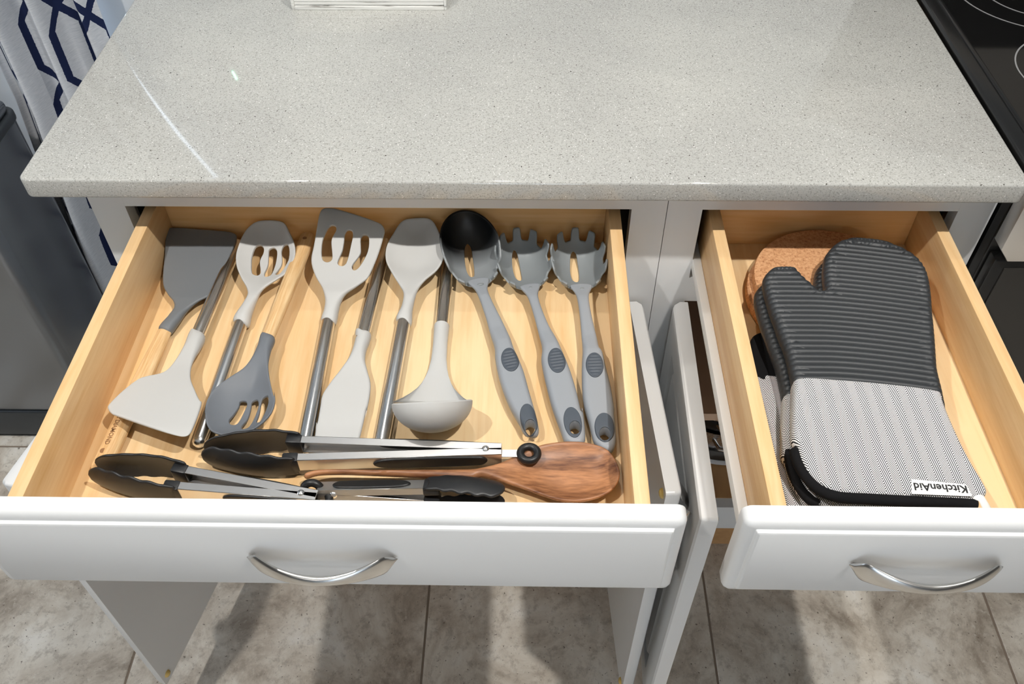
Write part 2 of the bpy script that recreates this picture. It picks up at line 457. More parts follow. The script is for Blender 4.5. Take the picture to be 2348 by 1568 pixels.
HEAD_d = dict(loc=(0.1912, -0.152, 0.7769), head=-94.88, slope=0.0, handle=170.0,
  outline=[(-0,-7.5), (18.4,-7.3), (37,-8.7), (51,-13), (65.4,-24), (79.3,-33.1), (96.7,-37.4), (115.1,-34.1), (115.7,-33.5), (126.1,-28.9), (136,-20.6), (140.3,-9.3), (140.5,0.5), (136.2,12.7), (130.5,22.7), (119,30.9), (106.5,35.1), (91.7,34.2), (79.6,29.2), (85.8,31), (59.1,18), (41.8,12.1), (23.8,9.4), (4,7.7)],
  slots=[[(103.2,-6.2), (97,-6.8), (96.6,-2.5), (100.1,-0.3), (110,-0.6), (121,-1.6), (126.7,-3.1), (126.9,-7.5), (123,-10), (114.4,-8.1)], [(103.1,7.2), (96.5,6.1), (94.9,9.7), (100.1,12.7), (113.5,13.4), (125.5,13.3), (134.2,11.7), (134.5,8.3), (129.8,6), (118.8,8.2)], [(98.4,17.5), (93.8,18), (93,21.5), (97.7,23.9), (107.5,24.5), (118.5,23.9), (126.4,23.4), (124.8,20.9), (112.9,19.2)]])
HEAD_e = dict(loc=(0.2509, -0.1192, 0.7689), head=91.18, slope=0.34, handle=179.3,
  outline=[(-3.5,-8.1), (12.8,-11), (24.9,-12.9), (35,-17.6), (45.1,-29.7), (56.4,-41.9), (67.9,-46.7), (88.9,-52.9), (110.3,-57.4), (121.2,-58.7), (128.9,-55.4), (133.3,-48.5), (145.7,-17.3), (153.8,10), (152.3,19), (147.2,21.9), (126.2,23.9), (100.2,25.5), (85.3,27), (74.7,25.7), (57.9,19), (43.4,10.5), (27,5.9), (14.9,6.3), (0.5,7.9)],
  slots=[[(125,8.7), (127.8,6.1), (127.1,2.2), (122.8,0.9), (108.7,5.5), (80.9,3.3), (78.8,6.9), (80.9,11.7), (104.4,14.6), (117.4,11.8)], [(117.2,-12.1), (121.1,-14.3), (120.4,-18.1), (116.1,-19.7), (102,-18.5), (75.5,-13.8), (73.4,-10.8), (75.5,-6.4), (93.5,-10.6), (106.4,-11.6)], [(110.5,-31.6), (113.8,-33.6), (113.3,-38), (108.3,-39.6), (91.2,-38.8), (69.7,-29), (67.6,-25.5), (70.8,-23.4), (89.1,-32.4), (99.8,-32.1)]])
HEAD_f = dict(loc=(0.2947, -0.1381, 0.7719), head=-92.91, slope=0.0, handle=163.2,
  outline=[(-2.3,-8.5), (14.5,-7.1), (38.1,-8.7), (56.7,-14.6), (77.1,-22.4), (94.7,-27.1), (111.5,-25.9), (132,-24.7), (129.8,-25.8), (142.8,-23.9), (153.8,-22), (157.7,-17.7), (157.3,3.3), (155.4,18.6), (151,22.2), (131.5,23.4), (109.5,23.2), (120.8,23.9), (91.5,23.6), (74.4,21.3), (57.1,14.8), (41.5,9.4), (25.4,8.2), (13.5,9.5), (2,8.4)],
  slots=[])
HEAD_g = dict(loc=(0.3383, -0.1189, 0.7689), head=88.12, slope=0.24, handle=173.3,
  outline=[(-4.4,-8.1), (16.5,-8.6), (35.8,-10.3), (46.7,-12.9), (57.9,-19.3), (71.5,-31), (82.9,-36.6), (96.6,-38.8), (112.5,-35.9), (133.2,-27.4), (145.9,-19.5), (149.3,-12.4), (148.7,3), (146,14.3), (141,19.6), (126.6,25.7), (110.1,31.5), (96.3,32.7), (82.8,30.2), (65.3,20.6), (48.1,9.4), (39.6,4.8), (22.4,4.8), (1.6,8.8)],
  slots=[])
HEAD_h = dict(loc=(0.3826, -0.1247, 0.7689), head=-89.66, slope=0.06, handle=142.2,
  outline=[(0.7,-8.3), (25.1,-7.3), (54.8,-5), (78.6,-4.9), (97,-8.5), (108.3,-15), (116.1,-22.6), (115.8,18.5), (105.8,17.9), (92.3,11.2), (76.1,7.6), (52.3,6.8), (25,9.4), (2.5,8.9)],
  slots=[])
SERVER_i = dict(loc=(0.4888, -0.2817, 0.7724), head=106.14,
  handle=[(215.1,-5), (195.7,-5.4), (159.3,-9), (132,-10.8), (117.9,-10.6), (85.3,-12.3), (54.8,-10.6), (25.6,-9.1), (20.6,-8.5), (5.3,-6.6), (-0.3,-3.4), (-0.5,2.6), (3.4,8.4), (18.6,11.1), (42.5,15), (77.3,16.1), (108.1,13.3), (123.5,10.1), (144.7,9.4), (178.9,8.1), (216,9.4)],
  pad=[(98.4,-10.9), (91.2,-9.2), (85.6,-5.8), (82.5,-1.6), (82.5,2.8), (85.7,6.3), (91.4,8.4), (98.5,8.7), (105.7,7), (111.5,3.6), (114.7,-0.7), (114.7,-5.1), (111.4,-8.7), (105.6,-10.8)],
  tear=[(17.6,-8.3), (9.6,-6.6), (3.2,-3.5), (-0.3,0.4), (-0.3,4.4), (3.2,7.6), (9.6,9.5), (17.5,9.6), (25.6,8), (32.1,4.9), (35.8,0.9), (35.9,-3.1), (32.2,-6.4), (25.7,-8.2)],
  hole=[(6.8,-3.4), (3.7,-1.9), (1.4,0.3), (0.5,2.7), (1.1,5), (3.1,6.6), (6.2,7.3), (9.6,6.9), (12.7,5.5), (15,3.3), (15.9,0.8), (15.3,-1.5), (13.3,-3.2), (10.2,-3.8)],
  slot=[(289.4,-0.1), (286.2,-2.1), (270.6,-1.1), (252.7,1.4), (241.4,4.6), (240.8,7.7), (247.2,9.3), (260.9,8.8), (275.8,6.4), (286,3.4)])
SERVER_j = dict(loc=(0.5309, -0.2899, 0.7724), head=101.3,
  handle=[(210.2,-3.6), (163.8,-5.9), (139.1,-10.6), (126,-12.1), (92.8,-15.2), (64.5,-15.6), (35.6,-14.7), (42.7,-16.8), (14.4,-13.2), (0.6,-9.9), (-4,-5.8), (-3.4,3.8), (1.9,10.3), (19.1,12.3), (45.9,14.4), (65.8,14.6), (98.1,13.9), (113.4,12.5), (128.6,8.5), (149.5,7.8), (210.4,9.2)],
  pad=[(104,-12.5), (96.5,-10.8), (90.5,-7.5), (87.2,-3.2), (87.2,1.1), (90.4,4.6), (96.3,6.8), (103.8,7.1), (111.3,5.4), (117.5,2.1), (121,-2.2), (121,-6.6), (117.6,-10.2), (111.6,-12.3)],
  tear=[(21.3,-10.8), (13.1,-9.3), (6.5,-6.3), (2.7,-2.4), (2.5,1.7), (5.8,5.2), (12.1,7.4), (20.2,7.8), (28.4,6.5), (35.2,3.5), (39.2,-0.5), (39.5,-4.7), (36,-8.2), (29.5,-10.4)],
  hole=[(13,-7.5), (9.8,-6.2), (7.4,-4.1), (6.3,-1.7), (6.8,0.6), (8.6,2.4), (11.5,3.2), (14.9,3), (18.2,1.7), (20.6,-0.4), (21.7,-2.8), (21.3,-5.1), (19.4,-6.9), (16.4,-7.7)],
  slot=[(293.9,9.2), (291.1,7.1), (278.5,6.2), (257.4,7), (245.8,8.6), (243.6,11.2), (246.7,13.7), (261.8,14.6), (279.9,13.4), (290.3,11.3)])
SERVER_k = dict(loc=(0.5627, -0.2991, 0.7724), head=93.79,
  handle=[(215.3,-5.8), (147.9,-8.1), (134.1,-9.1), (129.5,-11.2), (102.8,-13.2), (81.3,-14.8), (50.4,-15), (44.2,-14.1), (25.4,-13.3), (5,-10.3), (-1.5,-6.1), (-2.9,-2.1), (0.8,4.9), (9.5,10.6), (33.8,13.6), (62.2,16.5), (93.5,14.9), (117.3,12.3), (131.7,10.2), (148.8,9.3), (216.1,8.8)],
  pad=[(106.2,-9.7), (98.6,-8.3), (92.6,-5.3), (89.1,-1.3), (88.9,3), (92,6.6), (97.8,9), (105.2,9.7), (112.8,8.4), (119,5.4), (122.6,1.3), (122.8,-3), (119.6,-6.8), (113.7,-9.1)],
  tear=[(24.3,-11.4), (16.5,-10), (10.2,-6.9), (6.5,-2.7), (6.2,1.8), (9.3,5.8), (15.3,8.5), (22.9,9.2), (30.8,8), (37.3,4.9), (41.1,0.6), (41.4,-4), (38.2,-8.1), (32.1,-10.7)],
  hole=[(15.6,-5.8), (12.2,-4.8), (9.7,-3.1), (8.3,-0.8), (8.4,1.6), (10,3.5), (12.7,4.6), (16.1,4.8), (19.4,3.8), (22.1,2.1), (23.5,-0.2), (23.3,-2.6), (21.7,-4.5), (18.9,-5.7)],
  slot=[(295.7,4.2), (293.3,1.8), (279.5,0.5), (258.6,0.5), (247,2.2), (244.6,5), (247.3,7.8), (259.1,9.3), (276.9,8.6), (292,6.7)])
MITT_SIL = [(743,-102), (745,-95.2), (749.8,-88.2), (756.4,-81.9), (767.1,-79), (776.2,-79), (782.5,-81.6), (787.5,-90.9), (793.3,-101.5), (797.6,-107.5), (802.7,-115.3), (807.9,-114.2), (810.5,-101.3), (811.7,-92.2), (815.1,-76.6), (820.6,-60.7), (828.7,-49.4), (840.2,-38.6), (854.2,-33.1), (870.5,-32.9), (890.5,-36.5), (906.7,-45.4), (919.6,-57.3), (926.4,-70), (929.1,-84.8), (928.1,-100.1), (924.4,-121.1), (919.3,-143), (914.9,-164.3), (909.4,-189), (904.4,-210.3), (901.5,-223.7), (898.1,-244.1), (894.5,-260.3), (886.9,-257.3), (839.3,-249.8), (790.4,-245.4), (760.6,-243.9), (751.3,-246.6), (750.1,-228.7), (750.2,-210.8), (749.5,-197.5), (747.6,-184.1), (746.4,-173.1), (745.3,-160.5), (743.6,-144.9), (742.8,-130.4), (742.2,-114.1)]
MITT_CUFF = [(751.3,-246.6), (760.6,-243.9), (790.4,-245.4), (839.3,-249.8), (886.9,-257.3), (894.4,-260.7), (894.4,-270), (896,-293.5), (899,-318.9), (902.5,-338), (906,-352.6), (906.8,-364.3), (895,-372.8), (843.2,-371.6), (798.2,-369.6), (767.9,-367.4), (754.3,-361.1), (745.1,-349.4), (740.6,-333.3), (739.4,-317.4), (737,-311.1), (739.8,-292.5), (743.6,-271.8), (747.5,-253.6)]
HEM = [(739.3,-318.1), (739.5,-326.4), (741.3,-338.7), (746,-350.7), (754.1,-361.8), (767.6,-368.5), (797.9,-370.9), (842.9,-372.9), (882.2,-373.9), (895,-376.7)]
HEM2 = [(738.8,-308.8), (737.4,-321.6), (737.8,-334), (741.9,-350.3), (748,-361.5), (756.2,-367.3)]
LABEL = [(838.5,-354.7), (887.3,-359.9), (889.2,-372.2), (834.3,-370.3)]
WSPOON = [(488.6,-299.7), (501.5,-295.2), (519.3,-292.4), (537.1,-292.6), (551.2,-295.9), (561.6,-301.4), (568.1,-310.7), (572.2,-322.4), (572.7,-330.7), (569.6,-341.3), (562.3,-350.3), (551.7,-356.8), (538,-360.9), (524.5,-362.3), (511,-360.5), (497.5,-355.9), (480.5,-349), (463.2,-342.8), (452.8,-338.9), (435.4,-335), (428.3,-338.4), (384.5,-337.3), (296.5,-334.5), (274.8,-336.2), (265.2,-339.8), (263.1,-336.3), (273.9,-331), (339.8,-329.4), (427.7,-327.2), (435,-325.9), (455.7,-318.9), (473.1,-308.5)]
# ------------------------------------------------------------------ the room
XG, YG, PITCH = 0.3045, 0.245, 0.5085
floor = put(obj('floor', box(-2.2, 3.4, -3.4, 0.75, -0.05, -0.0025), GROUT), 'beige stone tile floor with thin grout joints', None, None, 'structure')
tile_me = None
for i in range(-5, 6):
    for j in range(-6, 1):
        x0 = XG + i*PITCH; y0 = YG + j*PITCH
        if x0 < -2.3 or x0 > 3.2 or y0 < -3.5: continue
        if tile_me is None:
            tile_me = box(-PITCH/2+0.002, PITCH/2-0.002, -PITCH/2+0.002, PITCH/2-0.002, -0.008, 0.0, 0.0012, 1)
            tile_me.materials.append(TILE); tile_me.name = 'floor_tile'
        o = bpy.data.objects.new('floor_tile', tile_me); COL.objects.link(o); o.parent = floor
        o.location = (x0+PITCH/2, y0+PITCH/2, 0.0)
        o.rotation_euler = (0, 0, math.pi/2*random.randrange(4))
WY = 0.60                                    # face of the back wall
WX0, WX1, WZ0, WZ1 = -0.455, -0.266, 0.06, 2.10   # glazed opening
wall = join(box(-2.2, WX0, WY, WY+0.12, 0, 2.46), box(WX1, 3.4, WY, WY+0.12, 0, 2.46), box(WX0, WX1, WY, WY+0.12, WZ1, 2.46), box(WX0, WX1, WY, WY+0.12, 0, WZ0))
put(obj('wall_back', wall, WALLP), 'pale blue-grey textured wall behind the counter', None, None, 'structure')
VY0, VY1, VZ0, VZ1 = -0.75, 0.05, 1.05, 1.95    # second window, in the left wall
put(obj('wall_left', join(box(-2.32, -2.2, -3.4, VY0, 0, 2.46), box(-2.32, -2.2, VY1, 0.72, 0, 2.46), box(-2.32, -2.2, VY0, VY1, 0, VZ0), box(-2.32, -2.2, VY0, VY1, VZ1, 2.46)), SIDEW), 'plain painted side wall with a window', None, None, 'structure')
put(obj('wall_right', box(3.4, 3.52, -3.4, 0.72, 0, 2.46), SIDEW), 'plain painted far side wall', None, None, 'structure')
FX0, FX1, FZ0, FZ1 = 0.10, 0.82, 0.08, 1.90     # third window, unseen, added behind the viewer for frontal fill light
put(obj('wall_front', join(box(-2.32, FX0, -3.52, -3.4, 0, 2.46), box(FX1, 3.52, -3.52, -3.4, 0, 2.46), box(FX0, FX1, -3.52, -3.4, 0, FZ0), box(FX0, FX1, -3.52, -3.4, FZ1, 2.46)), SIDEW), 'plain painted wall behind the viewer', None, None, 'structure')
put(obj('ceiling', box(-2.32, 3.52, -3.52, 0.72, 2.46, 2.56), CEIL), 'flat white ceiling', None, None, 'structure')
win = thing('window_1', 'tall glazed opening behind the curtain', None, (WX0, WY+0.06, WZ0)); win['kind'] = 'structure'
fw = 0.035
obj('window_frame', join(box(WX0, WX0+fw, WY+0.03, WY+0.09, WZ0, WZ1), box(WX1-0.008, WX1, WY+0.03, WY+0.09, WZ0, WZ1), box(WX0+fw, WX1-0.008, WY+0.03, WY+0.09, WZ1-fw, WZ1), box(WX0+fw, WX1-0.008, WY+0.03, WY+0.09, WZ0, WZ0+fw)), WHITE, win)
PANE = bpy.data.materials.new('window_glass'); PANE.use_nodes = True
_n = PANE.node_tree.nodes; _n.remove(_n['Principled BSDF']); _tr = _n.new('ShaderNodeBsdfTransparent'); _gl = _n.new('ShaderNodeBsdfGlossy'); _gl.inputs['Roughness'].default_value = 0.02; _mx = _n.new('ShaderNodeMixShader'); _mx.inputs[0].default_value = 0.06
_lk = PANE.node_tree.links; _lk.new(_tr.outputs[0], _mx.inputs[1]); _lk.new(_gl.outputs[0], _mx.inputs[2]); _lk.new(_mx.outputs[0], _n['Material Output'].inputs['Surface'])
obj('pane', box(WX0+fw, WX1-0.008, WY+0.058, WY+0.062, WZ0+fw, WZ1-fw), PANE, win)

win2 = thing('window_2', 'wide window in the left wall', None, (-2.26, (VY0+VY1)/2, VZ0)); win2['kind'] = 'structure'
obj('window_frame', join(box(-2.29, -2.23, VY0, VY0+fw, VZ0, VZ1), box(-2.29, -2.23, VY1-fw, VY1, VZ0, VZ1), box(-2.29, -2.23, VY0+fw, VY1-fw, VZ1-fw, VZ1), box(-2.29, -2.23, VY0+fw, VY1-fw, VZ0, VZ0+fw), box(-2.285, -2.235, (VY0+VY1)/2-0.02, (VY0+VY1)/2+0.02, VZ0+fw, VZ1-fw)), WHITE, win2)
for q in (0, 1):
    ya, yb2 = (VY0+fw, (VY0+VY1)/2-0.02) if q == 0 else ((VY0+VY1)/2+0.02, VY1-fw)
    obj('pane', box(-2.262, -2.258, ya, yb2, VZ0+fw, VZ1-fw), PANE, win2)
fill_win = thing('fill_window', 'unseen window added behind the viewer as fill light', None, ((FX0+FX1)/2, -3.46, FZ0)); fill_win['kind'] = 'structure'
xm = (FX0+FX1)/2
obj('window_frame', join(box(FX0, FX0+fw, -3.49, -3.43, FZ0, FZ1), box(FX1-fw, FX1, -3.49, -3.43, FZ0, FZ1), box(FX0+fw, FX1-fw, -3.49, -3.43, FZ1-fw, FZ1), box(FX0+fw, FX1-fw, -3.49, -3.43, FZ0, FZ0+fw), box(xm-0.02, xm+0.02, -3.485, -3.435, FZ0+fw, FZ1-fw)), WHITE, fill_win)
for xa, xb in ((FX0+fw, xm-0.02), (xm+0.02, FX1-fw)):
    obj('pane', box(xa, xb, -3.462, -3.458, FZ0+fw, FZ1-fw), PANE, fill_win)
def portal(name, loc, rot, sx, sy):
    ld = bpy.data.lights.new(name, 'AREA'); ld.shape = 'RECTANGLE'; ld.size = sx; ld.size_y = sy; ld.cycles.is_portal = True
    o = bpy.data.objects.new(name, ld); COL.objects.link(o); o.location = loc; o.rotation_euler = rot
portal('window_portal', (-2.33, (VY0+VY1)/2, (VZ0+VZ1)/2), (0, math.radians(-90), 0), VZ1-VZ0, VY1-VY0)
portal('window_portal', (xm, -3.53, (FZ0+FZ1)/2), (math.radians(90), 0, 0), FX1-FX0, FZ1-FZ0)
portal('window_portal', ((WX0+WX1)/2, WY+0.13, (WZ0+WZ1)/2), (math.radians(-90), 0, 0), WX1-WX0, WZ1-WZ0)

# recessed ceiling lamps
LAMPM = new_mat('lamp_lens', (1, 1, 1), 0.4); LAMPM.node_tree.nodes['Principled BSDF'].inputs['Emission Color'].default_value = (1, 0.93, 0.82, 1); LAMPM.node_tree.nodes['Principled BSDF'].inputs['Emission Strength'].default_value = 12.0
def ceiling_lamp(x, y, p, label, rad=0.022, cone=104):
    t = thing('ceiling_light', label, 'ceiling light', (x, y, 2.46), group='recessed ceiling lights')
    obj('trim_ring', lathe([(0.052, -0.001), (0.056, -0.006), (0.078, -0.006), (0.082, 0.0)], 32), WHITE, t, world=False)
    obj('lens', lathe([(0.0, -0.0015), (0.052, -0.0015), (0.052, 0.0), (0.0, 0.0)], 32), LAMPM, t, world=False)
    ld = bpy.data.lights.new('lamp_light', 'SPOT'); ld.energy = p; ld.color = LAMP_COLOR; ld.shadow_soft_size = rad
    ld.spot_size = math.radians(cone); ld.spot_blend = 0.5
    lo = bpy.data.objects.new('lamp_light', ld); COL.objects.link(lo); lo.parent = t; lo.location = (0, 0, -0.05)
ceiling_lamp(1.00, -0.60, LAMP_POWER*1.15, 'recessed ceiling light above the right drawer')
ceiling_lamp(-0.25, -0.60, LAMP_POWER*0.85, 'recessed ceiling light above the left drawer')
ceiling_lamp(0.38, 0.42, LAMP_POWER*0.20, 'recessed ceiling light above the countertop')
ceiling_lamp(1.25, -2.85, LAMP_POWER*0.30, 'recessed ceiling light behind the viewer on the right', cone=150)
ceiling_lamp(-0.25, -2.85, LAMP_POWER*0.20, 'recessed ceiling light behind the viewer on the left', cone=150)

# ------------------------------------------------------------------ countertop
ct_pts = rrect(-0.081, 1.0235, -0.046, 0.598, 0.010)
put(obj('countertop', prism(ct_pts, 0.8885, 0.914, 0.0032, 3), QUARTZ), 'speckled light grey quartz countertop with eased front edge', 'countertop')

# ------------------------------------------------------------------ cabinets
ZO, ZDB, ZDT, ZRB, ZRT = 0.8407, 0.7306, 0.689, 0.118, 0.188   # opening top, drawer opening bottom, door opening top, bottom rail
def panel_front(x0, x1, z0, z1, yb, field):
    """a white drawer front: routed edge stepping up to a flat field, facing -y; yb = back face"""
    rings = [(0, 0.0), (0, -0.010), (0.0012, -0.0135), (0.004, -0.0160), (0.008, -0.0170), (0.0105, -0.0172), (0.0118, -0.0200), (0.0135, -0.0210)]
    vs, fs = [], []
    def corner(d):
        r = max(0.0015, 0.009-d); return rrect(x0+d, x1-d, z0+d, z1-d, r, 5)
    n = None
    for d, dy in rings:
        c = corner(d); n = len(c); vs += [(p[0], yb+dy, p[1]) for p in c]
    for i in range(len(rings)-1):
        for k in range(n): fs.append((i*n+k, i*n+(k+1) % n, (i+1)*n+(k+1) % n, (i+1)*n+k))
    fs.append(tuple(range(n))); fs.append(tuple(range((len(rings)-1)*n, len(rings)*n)))
    return mesh(vs, fs, True, 30)

def pull_mesh(L=0.130, proj=0.0235):
    """arched bow pull: wide pointed feet, slim in the middle; local x along, -y out of the face, z up"""
    vs, fs = [], []; n = 48; seg = 16
    for i in range(n+1):
        t = -1+2*i/n; a = abs(t)
        x = t*L/2
        y = -proj*(1-a**2.0)**0.85 if a < 1 else 0.0
        w = 0.0058+0.0105*a**1.5                       # half height
        if a > 0.84: w *= max(0.04, (1-((a-0.84)/0.16)**1.5))
        th = 0.0036-0.0008*a
        # tangent
        e = 1e-3; f = lambda q: -proj*(max(0, 1-abs(q)**2.0))**0.85
        dy = (f(min(1, t+e))-f(max(-1, t-e))); dx = (min(1, t+e)-max(-1, t-e))*L/2
        l = math.hypot(dx, dy) or 1; nx, ny = dy/l, -dx/l
        for k in range(seg):
            b = 2*math.pi*k/seg
            q = math.sin(b)
            vs.append((x+nx*th*math.cos(b), y+ny*th*math.cos(b)-0.0022, w*q))
    for i in range(n):
        for k in range(seg): fs.append((i*seg+k, i*seg+(k+1) % seg, (i+1)*seg+(k+1) % seg, (i+1)*seg+k))
    fs.append(tuple(range(seg))); fs.append(tuple(range(n*seg, (n+1)*seg)))
    return mesh(vs, fs, True, 60)

def add_drawer(cab, x0, x1, fx0, fx1, hx, lbl):
    """drawer pulled out of the cabinet: box from x0 to x1 (outside), front from fx0 to fx1"""
    T, yb, yf, z0, zt, zb = 0.0145, 0.032, -0.4085, 0.752, 0.8295, 0.7604
    d = obj('drawer', box(x0+T-0.004, x1-T+0.004, yf-0.002, yb+0.006, zb-0.006, zb), MAPLE_B, cab); d['label'] = lbl
    for a, b in ((x0, x0+T), (x1-T, x1)):
        obj('side_panel', box(a, b, yf, yb+T, z0, zt, 0.0012), MAPLE, d)
    obj('back_panel', box(x0+T, x1-T, yb, yb+T, z0, zt-0.003, 0.001), MAPLE_X, d)
    obj('front_panel', panel_front(fx0, fx1, 0.7270, 0.8525, -0.4105, 0), WHITE, d)
    h = pull_mesh(); h.transform(Matrix.Translation((hx, -0.4312, 0.7955)))
    obj('handle', h, NICKEL, d)['label'] = 'satin nickel arched pull'
    for sx, s in ((x0, -1), (x1, 1)):
        obj('drawer_slide', box(min(sx, sx+s*0.0105), max(sx, sx+s*0.0105), yf+0.004, yb+0.02, 0.7470, 0.7620, 0.001), SLIDEM, d)
    return d

DOOR_W, DOOR_Z0, DOOR_Z1, DOOR_T = 0.300, 0.130, 0.6945, 0.0185
def door_mesh(W):
    """local: hinge edge at x=0, free edge at x=W, back face y=0, outer face y=-DOOR_T with a routed panel"""
    rings = [(0, 0.0), (0, -0.010), (0.003, -0.0165), (0.006, -DOOR_T), (0.050, -DOOR_T), (0.057, -0.0100), (0.061, -0.0100), (0.068, -0.0172)]
    vs, fs = [], []; n = None
    for d, y in rings:
        c = rrect(d, W-d, DOOR_Z0+d, DOOR_Z1-d, 0.004, 4); n = len(c); vs += [(p[0], y, p[1]) for p in c]
    for i in range(len(rings)-1):
        for k in range(n): fs.append((i*n+k, i*n+(k+1) % n, (i+1)*n+(k+1) % n, (i+1)*n+k))
    fs.append(tuple(range(n))); fs.append(tuple(range((len(rings)-1)*n, len(rings)*n)))
    return mesh(vs, fs, True, 25)
def add_door(cab, hinge, free, W, outer_left, lbl):
    """door leaf swung open about a vertical hinge: 'hinge' and 'free' are the floor-plan ends of its inner (cabinet) face"""
    hx, hy = hinge; a = math.atan2(free[1]-hy, free[0]-hx)
    m = door_mesh(W)
    if not outer_left: m.transform(Matrix.Scale(-1, 4, (0, 1, 0))); m.flip_normals()
    M = Matrix.Translation((hx, hy, 0)) @ Matrix.Rotation(a, 4, 'Z')
    if outer_left:                                   # local -y must face world -x
        m.transform(M)
    else: m.transform(M)
    d = obj('door', m, WHITE, cab); d['label'] = lbl
    s = -1 if outer_left else 1
    pm = pull_mesh()
    if not outer_left: pm.transform(Matrix.Scale(-1, 4, (0, 1, 0))); pm.flip_normals()
    pm.transform(Matrix.Rotation(math.pi/2, 4, 'Y'))
    pm.transform(Matrix.Translation((W-0.032, s*DOOR_T, 0.592)))
    pm.transform(M); obj('handle', pm, NICKEL, d)
    for z in (DOOR_Z1-0.017, DOOR_Z0+0.017):
        b = lathe([(0, 0.0040), (0.0028, 0.0037), (0.0052, 0.0024), (0.0062, 0.0), (0, 0)], 20)
        b.transform(Matrix.Rotation(s*math.pi/2, 4, 'X'))
        b.transform(Matrix.Translation((W-0.012, 0, z))); b.transform(M)
        obj('bumper', b, RUBC, d)
    for z in (DOOR_Z1-0.09, DOOR_Z0+0.09):
        hb = box(0.006, 0.05, min(0, -s*0.012), max(0, -s*0.012), z-0.02, z+0.02, 0.002); hb.transform(M); obj('hinge', hb, NICKEL, d)
    return d

def add_carcass(cab, X0, X1, O0, O1):
    obj('face_frame', join(box(X0, O0, 0, 0.019, ZRB, 0.8885), box(O1, X1, 0, 0.019, ZRB, 0.8885), box(O0, O1, 0.0002, 0.019, ZO, 0.8885), box(O0, O1, 0.0002, 0.019, ZDT, ZDB), box(O0, O1, 0.0002, 0.019, ZRB, ZRT-0.001)), WHITE, cab)
    obj('side_panel', box(X0+0.0005, X0+0.0125, 0.019, 0.597, 0.0, 0.8885), WHITE if X0 < 0.2 else INTER, cab)
    obj('side_panel', box(X1-0.0125, X1-0.0005, 0.019, 0.597, 0.0, 0.8885), INTER, cab)
    obj('back_panel', box(X0+0.0125, X1-0.0125, 0.585, 0.597, ZRB, 0.8885), INTER, cab)
    obj('bottom_panel', box(X0+0.0125, X1-0.0125, 0.019, 0.585, ZRT-0.016, ZRT), INTER, cab)
    obj('toe_kick', box(X0+0.0005, X1-0.0005, 0.036, 0.048, 0.0, ZRB+0.01), INTER, cab)
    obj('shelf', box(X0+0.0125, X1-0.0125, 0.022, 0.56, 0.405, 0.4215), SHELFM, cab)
    obj('shade_board', box(X0+0.0125, X1-0.0125, 0.075, 0.09, 0.70, 0.8885), DARKR, cab)  # near-black board behind the drawer opening, shade of the recess put into its colour

cabL = thing('base_cabinet', 'wide white base cabinet with utensil drawer pulled out and both doors open', 'cabinet', (0.302, 0.3, 0.0))
add_carcass(cabL, -0.0410, 0.6444, 0.0, 0.6030)
add_drawer(cabL, 0.0158, 0.5913, -0.0150, 0.6185, 0.300, 'maple drawer full of kitchen utensils with white front')
add_door(cabL, (-0.014, -0.005), (-0.0750, -0.285), 0.300, True, 'white door leaf swung out to the left')
add_door(cabL, (0.6125, -0.005), (0.6305, -0.2860), 0.295, False, 'white door leaf standing open beside the right cabinet')
cabR = thing('base_cabinet', 'narrow white base cabinet with oven mitt drawer pulled out and one door open', 'cabinet', (0.836, 0.3, 0.0))
add_carcass(cabR, 0.6452, 1.0264, 0.6864, 0.9852)
add_drawer(cabR, 0.6968, 0.9722, 0.6655, 1.0050, 0.833, 'maple drawer of oven mitts with white front')
add_door(cabR, (0.6890, -0.005), (0.6830, -0.3300), 0.326, True, 'white panelled door leaf with its outer face showing')

# ------------------------------------------------------------------ utensils with straight handles
def lerp_h(h0, h1, u0, u1):
    def f(u, v):
        t = np.clip((u-u0)/(u1-u0), 0, 1); t = t*t*(3-2*t); return h0+(h1-h0)*t
    return f
def dish(depth, u0, u1, dm):
    def f(u, v, d):
        t = np.clip((u-u0)/(u1-u0), 0, 1); t = t*t*(3-2*t); q = np.clip(d/dm, 0, 1); return -depth*t*(1-(1-q)**2)
    return f
def steel_handle(root, L, r=0.0079):
    """steel tube running back from the neck, closed by a domed end"""
    path = [(0.012, 0, 0), (0.0, 0, 0), (-L*0.5, 0, 0)]; rad = [r, r, r]
    for a in (0, 25, 45, 60, 75, 88):
        path.append((-L+r-0.0001-r*math.sin(math.radians(a)), 0, 0)); rad.append(max(0.0004, r*math.cos(math.radians(a))))
    return obj('handle', tube(path, rad, 28), STEEL, root, world=False)
def wood_handle(root, L, r0, r1, flat=0.8, zend=0.0, z0=0.0):
    path, rad = [], []
    n = 14
    for i in range(n+1):
        t = i/n; path.append((0.006-(L+0.006)*t, 0, z0+(zend-z0)*t)); rad.append(r0+(r1-r0)*math.sin(min(1, t*1.5)*math.pi/2))
    for a in (30, 60, 85):
        path.append((-L-r1*0.5*math.sin(math.radians(a)), 0, zend)); rad.append(max(0.0006, r1*math.cos(math.radians(a))))
    return obj('handle', tube(path, rad, 24, flat=flat), BIRCH, root, world=False)
def grow(loop, e):
    P = np.array(loop, float); t = np.roll(P, -1, 0)-np.roll(P, 1, 0); n = np.stack([t[:, 1], -t[:, 0]], 1); n /= np.linalg.norm(n, axis=1, keepdims=True)
    a = 0.5*np.sum(P[:, 0]*np.roll(P[:, 1], -1)-np.roll(P[:, 0], -1)*P[:, 1])
    return P+n*e*(1 if a > 0 else -1)
UT = 'silicone utensils laid side by side in the drawer'
